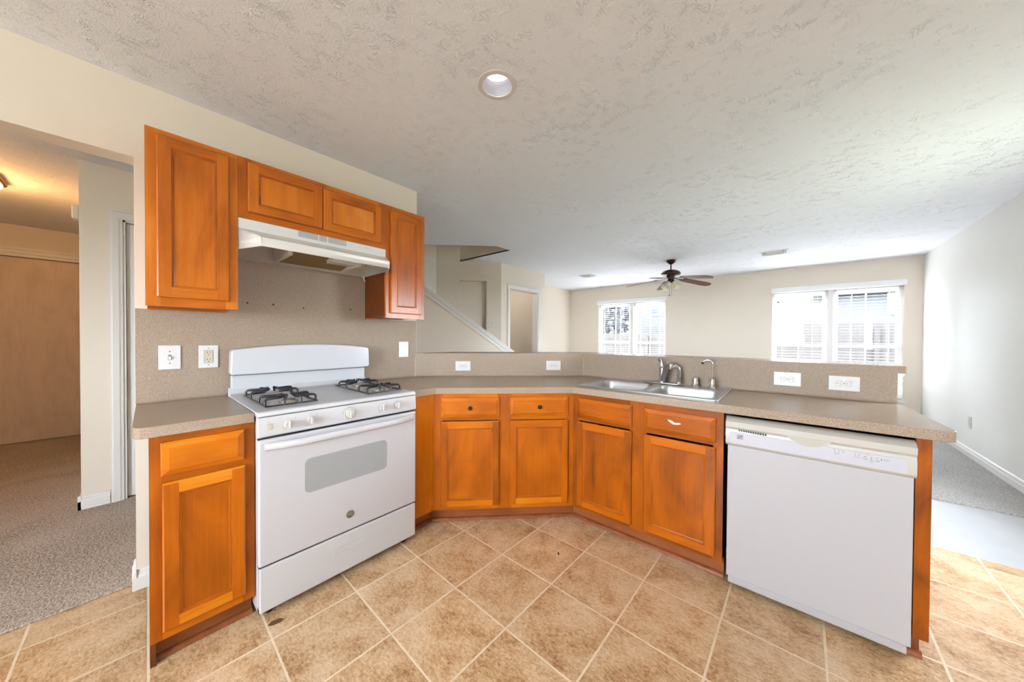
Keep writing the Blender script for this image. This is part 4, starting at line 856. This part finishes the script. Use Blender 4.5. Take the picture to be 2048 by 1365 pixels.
m = MB(); m.lathe([(0.0165, 0.0), (0.0165, 0.020), (0.014, 0.022)], (0.080, -0.094, 0.130), 'z', 20); m.lathe([(0.013, -0.014), (0.014, 0.0)], (0.080, -0.094, 0.130), 'z', 20); m.build('spray_head', CHROME, fa)
m = MB(); m.tube([(-0.002, 0.0, 0.112), (-0.008, 0.004, 0.135), (-0.013, 0.0, 0.160), (-0.018, -0.008, 0.178)], [0.014, 0.010, 0.010, 0.012], 12); m.build('lever', SATIN, fa, smooth=60)
sp = thing('side_sprayer', 'chrome side sprayer with bent head right of the faucet', 'sprayer', (1.830, 2.505, CZ + 0.0178))
MB().lathe([(0.022, 0), (0.020, 0.008), (0.014, 0.012), (0.013, 0.014)], (0, 0, 0), 'z', 20).build('base', CHROME, sp)
MB().tube([(0, 0, 0.012), (0.002, 0, 0.03), (0.003, 0.0, 0.095), (-0.004, -0.004, 0.112), (-0.020, -0.014, 0.122), (-0.036, -0.024, 0.116)], [0.012, 0.014, 0.013, 0.015, 0.014, 0.011], 14).build('wand', CHROME, sp, smooth=60)
# the sprayer stands on the faucet deck plate
ag = MB(); ag.lathe([(0.0225, 0), (0.0235, 0.004), (0.0205, 0.008), (0.0205, 0.052), (0.018, 0.062), (0.0, 0.063)], (0, 0, 0), 'z', 28); ag = ag.build('air_gap', CHROME); ag.location = (1.934, 2.500, CZ + 0.0058); tag(ag, 'short chrome air gap cylinder between the faucet and the filter tap', 'air gap')
wf = thing('filter_faucet', 'slim gooseneck drinking water tap with black tip on the sink', 'faucet', (2.035, 2.500, CZ + 0.0058))
MB().lathe([(0.021, 0), (0.022, 0.004), (0.0185, 0.008), (0.0185, 0.052), (0.015, 0.064), (0.007, 0.068)], (0, 0, 0), 'z', 28).build('base', CHROME, wf)
pts = [(0, 0, 0.062), (0, 0, 0.160)] + [(-0.027 + 0.027 * math.cos(a * PI / 16), -0.010 * (a / 14.0), 0.160 + 0.027 * math.sin(a * PI / 16)) for a in range(1, 13)]; e = Vector(pts[-1]); pts.append((e.x - 0.006, e.y - 0.003, e.z - 0.008))
MB().tube(pts, 0.0045, 12).build('gooseneck', CHROME, wf, smooth=60)
e2 = Vector(pts[-1]); MB().tube([tuple(e2), (e2.x - 0.008, e2.y - 0.003, e2.z - 0.011)], 0.0062, 12).build('tip', KNOBB, wf)

# ------------------------------------------------------------------ wall plates. local: x right, y into wall, z up
def plate(kind, label, loc, rz, w, h, mat=PLATE, grp=None, name='electrical_outlet', cat='outlet'):
    t = thing(name, label, cat, loc, rz, grp)
    p = MB(); p.box(-w / 2, w / 2, -0.0055, -0.0006, -h / 2, h / 2); p.build('cover_plate', mat, t, bevel=0.0025)
    def dup_face(cx, cz, rot):
        f = MB(); n = 20; r = 0.0165
        o = [(cx + r * math.cos(a), cz + r * math.sin(a)) for a in [2 * PI * k / n for k in range(n)]]
        if rot: o = [(min(max(a, cx - 0.0135), cx + 0.0135), b) for a, b in o]
        else: o = [(a, min(max(b, cz - 0.0135), cz + 0.0135)) for a, b in o]
        f.plate(o, [], -0.0075, -0.0056, 'y'); fo = f.build('receptacle', mat, t, smooth=0)
        rg = MB(); c0 = sum(a for a, b in o) / n, sum(b for a, b in o) / n
        rg.plate([(cx + (a - cx) * 1.06, cz + (b - cz) * 1.06) for a, b in o], [], -0.0059, -0.0056, 'y'); rg.build('receptacle_gap', INK, fo, smooth=0)
        s = MB()
        if rot: s.box(cx + 0.0005, cx + 0.008, -0.0079, -0.0076, cz + 0.0045, cz + 0.0065); s.box(cx + 0.0015, cx + 0.0075, -0.0079, -0.0076, cz - 0.0065, cz - 0.0045); s.box(cx - 0.0095, cx - 0.0055, -0.0079, -0.0076, cz - 0.002, cz + 0.002)
        else: s.box(cx - 0.0065, cx - 0.0045, -0.0079, -0.0076, cz + 0.0005, cz + 0.008); s.box(cx + 0.0045, cx + 0.0065, -0.0079, -0.0076, cz + 0.0015, cz + 0.0075); s.box(cx - 0.002, cx + 0.002, -0.0079, -0.0076, cz - 0.0095, cz - 0.0055)
        s.build('slots', INKD, fo, smooth=0)
    if kind == 'duplex_h':
        dup_face(-0.0195, 0, True); dup_face(0.0195, 0, True); q = MB(); q.lathe([(0.003, -0.0066), (0.003, -0.0056)], (0, 0, 0), 'y', 12); q.build('screw', INK, t)
    if kind == 'duplex_v':
        dup_face(0, 0.0195, False); dup_face(0, -0.0195, False); q = MB(); q.lathe([(0.003, -0.0066), (0.003, -0.0056)], (0, 0, 0), 'y', 12); q.build('screw', INK, t)
    if kind == 'toggle':
        bx(-0.0060, 0.0060, -0.0060, -0.0056, -0.0135, 0.0135).build('switch_slot', INK, t, smooth=0)
        bx(-0.0045, 0.0045, -0.013, -0.0061, -0.011, 0.006).build('toggle', mat, t, bevel=0.001)
        for z in (-0.030, 0.030): q = MB(); q.lathe([(0.0035, -0.0066), (0.0035, -0.0056)], (0, 0, z), 'y', 12); q.build('screw', INK, t)
    if kind == 'gfci':
        m = MB(); m.plate(rrect(-0.0185, 0.0185, -0.035, 0.035, 0.003), [], -0.0061, -0.0056, 'y'); m.build('receptacle_gap', INK, t, smooth=0)
        f = bx(-0.0170, 0.0170, -0.0085, -0.0061, -0.0335, 0.0335).build('receptacle', IVORY, t, bevel=0.001)
        s = MB()
        for cz in (0.019, -0.019): s.box(-0.0075, -0.005, -0.0089, -0.0086, cz, cz + 0.008); s.box(0.005, 0.007, -0.0089, -0.0086, cz + 0.001, cz + 0.008); s.box(-0.002, 0.002, -0.0089, -0.0086, cz - 0.010, cz - 0.006)
        s.build('slots', INKD, f, smooth=0)
        for a in (-0.0145, 0.0005): bx(a, a + 0.013, -0.010, -0.0086, -0.0045, 0.0045).build('test_button', IVORY, f, bevel=0.0006)
        for z in (-0.045, 0.045): q = MB(); q.lathe([(0.0028, -0.0066), (0.0028, -0.0056)], (0, 0, z), 'y', 12); q.build('screw', INK, t)
    return t
plate('toggle', 'white single toggle light switch on the backsplash, left of the two-socket outlet', (T_, 0.1285, 1.135), PI / 2, 0.080, 0.124, name='light_switch', cat='switch')
plate('gfci', 'white GFCI outlet with ivory centre on the backsplash left of the range', (T_, 0.2755, 1.1335), PI / 2, 0.080, 0.124)
plate('blank', 'blank white cover plate on the backsplash under the narrow wall cabinet', (T_, 1.459, 1.144), PI / 2, 0.086, 0.126, name='blank_plate', cat='cover plate')
hg = 'horizontal outlets under the bar ledge'
def d45p(X, z): return (X + 0.0013 * SQ, BW + X - 0.0013 * SQ, z)
plate('duplex_h', 'horizontal white outlet nearest the range, under the bar ledge', d45p(0.2875, 1.001), PI / 4, 0.128, 0.082, grp=hg)
plate('duplex_h', 'horizontal white outlet on the angled bar backsplash, left of the sink corner', d45p(0.8435, 1.004), PI / 4, 0.128, 0.082, grp=hg)
plate('duplex_h', 'horizontal white outlet just right of the filter tap', (2.413, BY - 0.0013, 1.004), 0, 0.128, 0.083, grp=hg)
plate('duplex_h', 'horizontal white outlet nearest the open end of the bar', (2.656, BY - 0.0013, 1.000), 0, 0.125, 0.082, grp=hg)
plate('duplex_v', 'white outlet low on the pale right wall above the baseboard', (XR, 5.775, 0.375), -PI / 2, 0.075, 0.122)
q = plate('toggle', 'small light switch on the diagonal wall beside the niche', (-1.327 + 0.001, 3.870 - 0.001, 1.47), PI / 4, 0.080, 0.125, PLATEW, name='light_switch', cat='switch')

# ------------------------------------------------------------------ ceiling things
rl = thing('recessed_light', 'round lit recessed downlight in the kitchen ceiling', 'ceiling light', (LC[0], LC[1], H))
m = MB(); m.lathe([(0.0745, 0.004), (0.072, -0.004), (0.078, -0.0055), (0.094, -0.0035), (0.0955, -0.0003), (0.0745, -0.0003)], (0, 0, 0), 'z', 48, False); m.build('trim_ring', plain('ring_paint', srgb(206, 203, 198), 0.45), rl)
m = MB(); pr = [(0.0742, 0.003)]
for k in range(9): pr += [(0.0742 - k * 0.0012, 0.004 + k * 0.007), (0.0715 - k * 0.0012, 0.0075 + k * 0.007)]
pr += [(0.062, 0.07), (0.060, 0.082)]; m.lathe(pr, (0, 0, 0), 'z', 48, False); m.build('baffle', plain('baffle_grey', srgb(196, 197, 206), 0.5), rl, smooth=0)
m = MB(); m.lathe([(0.0, 0.074), (0.026, 0.077), (0.042, 0.086), (0.047, 0.100), (0.042, 0.12)], (0, 0, 0), 'z', 36); m.build('lamp', BULB, rl)
MB().lathe([(0.076, 0.021), (0.076, 0.13), (0, 0.13)], (0, 0, 0), 'z', 32, False).build('housing', PLATE, rl)
add_light('recessed_lamp', 'SPOT', (LC[0], LC[1], H + 0.068), 16, (1, 0.98, 0.96), (0, 0, 0), spot_size=1.45, spot_blend=0.6, shadow_soft_size=0.04)

def vent(x, y, lx, ly, label):
    t = thing('ceiling_vent', label, 'vent', (x, y, H), 0, 'white ceiling vents in the living room')
    m = MB(); m.plate([(-lx / 2, -ly / 2), (lx / 2, -ly / 2), (lx / 2, ly / 2), (-lx / 2, ly / 2)], [[(-lx / 2 + 0.025, -ly / 2 + 0.025), (lx / 2 - 0.025, -ly / 2 + 0.025), (lx / 2 - 0.025, ly / 2 - 0.025), (-lx / 2 + 0.025, ly / 2 - 0.025)]], -0.006, -0.0004); m.build('frame', PLATE, t, bevel=0.002)
    bx(-lx / 2 + 0.02, lx / 2 - 0.02, -ly / 2 + 0.02, ly / 2 - 0.02, -0.0012, -0.0006).build('backing', plain('vent_dark', srgb(120, 118, 114), 0.7), t, smooth=0)
    m = MB(); n = 8
    for k in range(n):
        yy = -ly / 2 + 0.035 + (ly - 0.07) * k / (n - 1); m.plate([(yy - 0.008, -0.006), (yy + 0.006, -0.016), (yy + 0.008, -0.015), (yy - 0.006, -0.005)], [], -lx / 2 + 0.06, lx / 2 - 0.06, 'x')
    for sx_ in (-1, 1):
        for k in range(3):
            xx = sx_ * (lx / 2 - 0.03 - k * 0.011); m.plate([(xx - 0.003, -0.006), (xx + sx_ * 0.008, -0.016), (xx + sx_ * 0.010, -0.015), (xx, -0.005)], [], -ly / 2 + 0.03, ly / 2 - 0.03, 'y')
    m.build('louvres', PLATE, t, smooth=0)
vent(2.235, 5.96, 0.31, 0.26, 'white ceiling vent nearest the right wall'); vent(-0.655, 5.885, 0.27, 0.25, 'white ceiling vent left of the ceiling fan')

fn = thing('ceiling_fan', 'dark bronze five-blade ceiling fan with four frosted light shades', 'ceiling fan', (0.976, 5.541, H), math.radians(40.5))
MB().lathe([(0.066, -0.0005), (0.066, -0.030), (0.058, -0.040), (0.040, -0.050), (0.030, -0.062), (0.014, -0.068)], (0, 0, 0), 'z', 28).build('canopy', BRONZE, fn)
MB().lathe([(0.010, -0.065), (0.010, -0.150), (0.020, -0.155), (0.022, -0.170)], (0, 0, 0), 'z', 16).build('downrod', BRONZE, fn)
MB().lathe([(0.02, -0.152), (0.075, -0.160), (0.120, -0.180), (0.140, -0.205), (0.140, -0.225), (0.125, -0.236), (0.07, -0.240), (0.06, -0.262), (0.055, -0.285), (0.045, -0.29)], (0, 0, 0), 'z', 36).build('motor_housing', BRONZE, fn)
MB().lathe([(0.045, -0.288), (0.046, -0.335), (0.035, -0.350), (0.012, -0.356), (0, -0.357)], (0, 0, 0), 'z', 28).build('light_kit_hub', BRONZE, fn)
for k in range(5):
    a = math.radians(7 + 72 * k); Rz = Matrix.Rotation(a, 4, 'Z'); P_ = Rz @ Matrix.Translation((0, 0, -0.272)) @ Matrix.Rotation(math.radians(8.5), 4, 'Y') @ Matrix.Rotation(math.radians(-11), 4, 'X')
    b = MB(); b.T = P_; L_ = 0.68
    o = [(0.20, -0.055), (0.25, -0.062), (L_ - 0.09, -0.072), (L_ - 0.03, -0.060), (L_, -0.028), (L_, 0.028), (L_ - 0.03, 0.060), (L_ - 0.09, 0.072), (0.25, 0.062), (0.20, 0.055)]
    b.plate(o, [], -0.003, 0.003, 'z', 'x', 0.5); bl_ = b.build('blade', BLADE, fn, smooth=0)
    b = MB(); b.T = P_; b.plate([(0.05, -0.012), (0.13, -0.010), (0.18, -0.03), (0.25, -0.045), (0.235, 0.0), (0.25, 0.045), (0.18, 0.03), (0.13, 0.010), (0.05, 0.012)], [], -0.008, -0.0031); b.build('blade_iron', BRONZE, bl_, smooth=0)
for k in range(4):
    a = math.radians(-62 + 90 * k); c, s_ = math.cos(a), math.sin(a)
    ax = Vector((c * 0.62, s_ * 0.62, -0.78)).normalized(); st = Vector((c * 0.035, s_ * 0.035, -0.325)); q = ax.orthogonal().normalized(); w_ = ax.cross(q)
    m = MB(); sg = 20; prev = None
    for d_, r_ in ((0.03, 0.022), (0.05, 0.033), (0.08, 0.042), (0.11, 0.050), (0.135, 0.062), (0.137, 0.060), (0.105, 0.046), (0.05, 0.030)):
        rg = [st + ax * d_ + (q * math.cos(2 * PI * i / sg) + w_ * math.sin(2 * PI * i / sg)) * r_ for i in range(sg)]
        if prev: [m.face([prev[i], prev[(i + 1) % sg], rg[(i + 1) % sg], rg[i]]) for i in range(sg)]
        prev = rg
    sh = m.build('lamp_shade', SHADE, fn, smooth=60)
    MB().tube([tuple(st - ax * 0.01), tuple(st + ax * 0.035)], [0.014, 0.022], 14).build('socket', BRONZE, sh)
for (x, y, l) in ((-0.028, -0.02, 0.555), (0.02, 0.01, 0.565)):
    m = MB(); m.tube([(x, y, -0.35), (x, y, -l)], 0.0016, 6)
    if x < 0: m.lathe([(0.002, 0.02), (0.007, 0.0), (0.006, -0.012), (0, -0.014)], (x, y, -l), 'z', 12)
    m.build('pull_chain', BRONZE, fn)

hl = thing('hall_ceiling_light', 'brass flush ceiling light glowing orange in the hall', 'ceiling light', (-2.32, -0.80, H))
m = MB(); m.plate(rrect(-0.15, 0.15, -0.15, 0.15, 0.03), [], -0.035, -0.0005); m.build('base', BRASS, hl, bevel=0.012, seg=3)
m = MB(); prev = None
for z, r_ in ((-0.036, 0.135), (-0.06, 0.130), (-0.085, 0.10), (-0.095, 0.03)):
    rg = rrect(-r_, r_, -r_, r_, r_ * 0.3)
    if prev: [m.face([(*prev[0][i], prev[1]), (*prev[0][(i + 1) % len(rg)], prev[1]), (*rg[(i + 1) % len(rg)], z), (*rg[i], z)]) for i in range(len(rg))]
    prev = (rg, z)
m.face([(*a, prev[1]) for a in prev[0]]); m.build('glass_bowl', GLOW, hl)
add_light('hall_lamp', 'POINT', (-2.32, -0.80, H - 0.18), 13, (1.0, 0.52, 0.17), shadow_soft_size=0.08)
ch = thing('door_chime', 'small white chime box high on the hall wall corner', 'chime', (WX - 0.06, -0.2355, 2.113))
bx(-0.045, 0.045, -0.030, -0.0005, -0.048, 0.048).build('housing', PLATEW, ch, bevel=0.006)

# ------------------------------------------------------------------ small things on the floor
m = MB(); m.plate([(0, -0.012), (0.004, -0.006), (0.006, 0.004), (0.002, 0.014), (-0.003, 0.010), (-0.005, -0.004)], [], 0.0006, 0.003); o = m.build('dry_leaf', LEAF); o.location = (1.423, 1.596, 0); o.rotation_euler = (0, 0, 0.75); tag(o, 'tiny dark leaf scrap on the floor tile before the corner cabinet', 'leaf')
m = MB(); m.plate([(-0.028, -0.010), (-0.008, -0.016), (0.02, -0.012), (0.030, 0.002), (0.012, 0.014), (-0.018, 0.010)], [], 0.0005, 0.0016); m.plate([(-0.015, -0.006), (0.008, -0.008), (0.018, 0.0), (0.002, 0.008)], [], 0.0017, 0.0024); o = m.build('floor_grime', plain('grime', srgb(92, 66, 36), 0.7)); o.location = (0.735, 0.405, 0); o.rotation_euler = (0, 0, 1.2); tag(o, 'small brown grime patch on the floor by the left front range foot', 'grime')
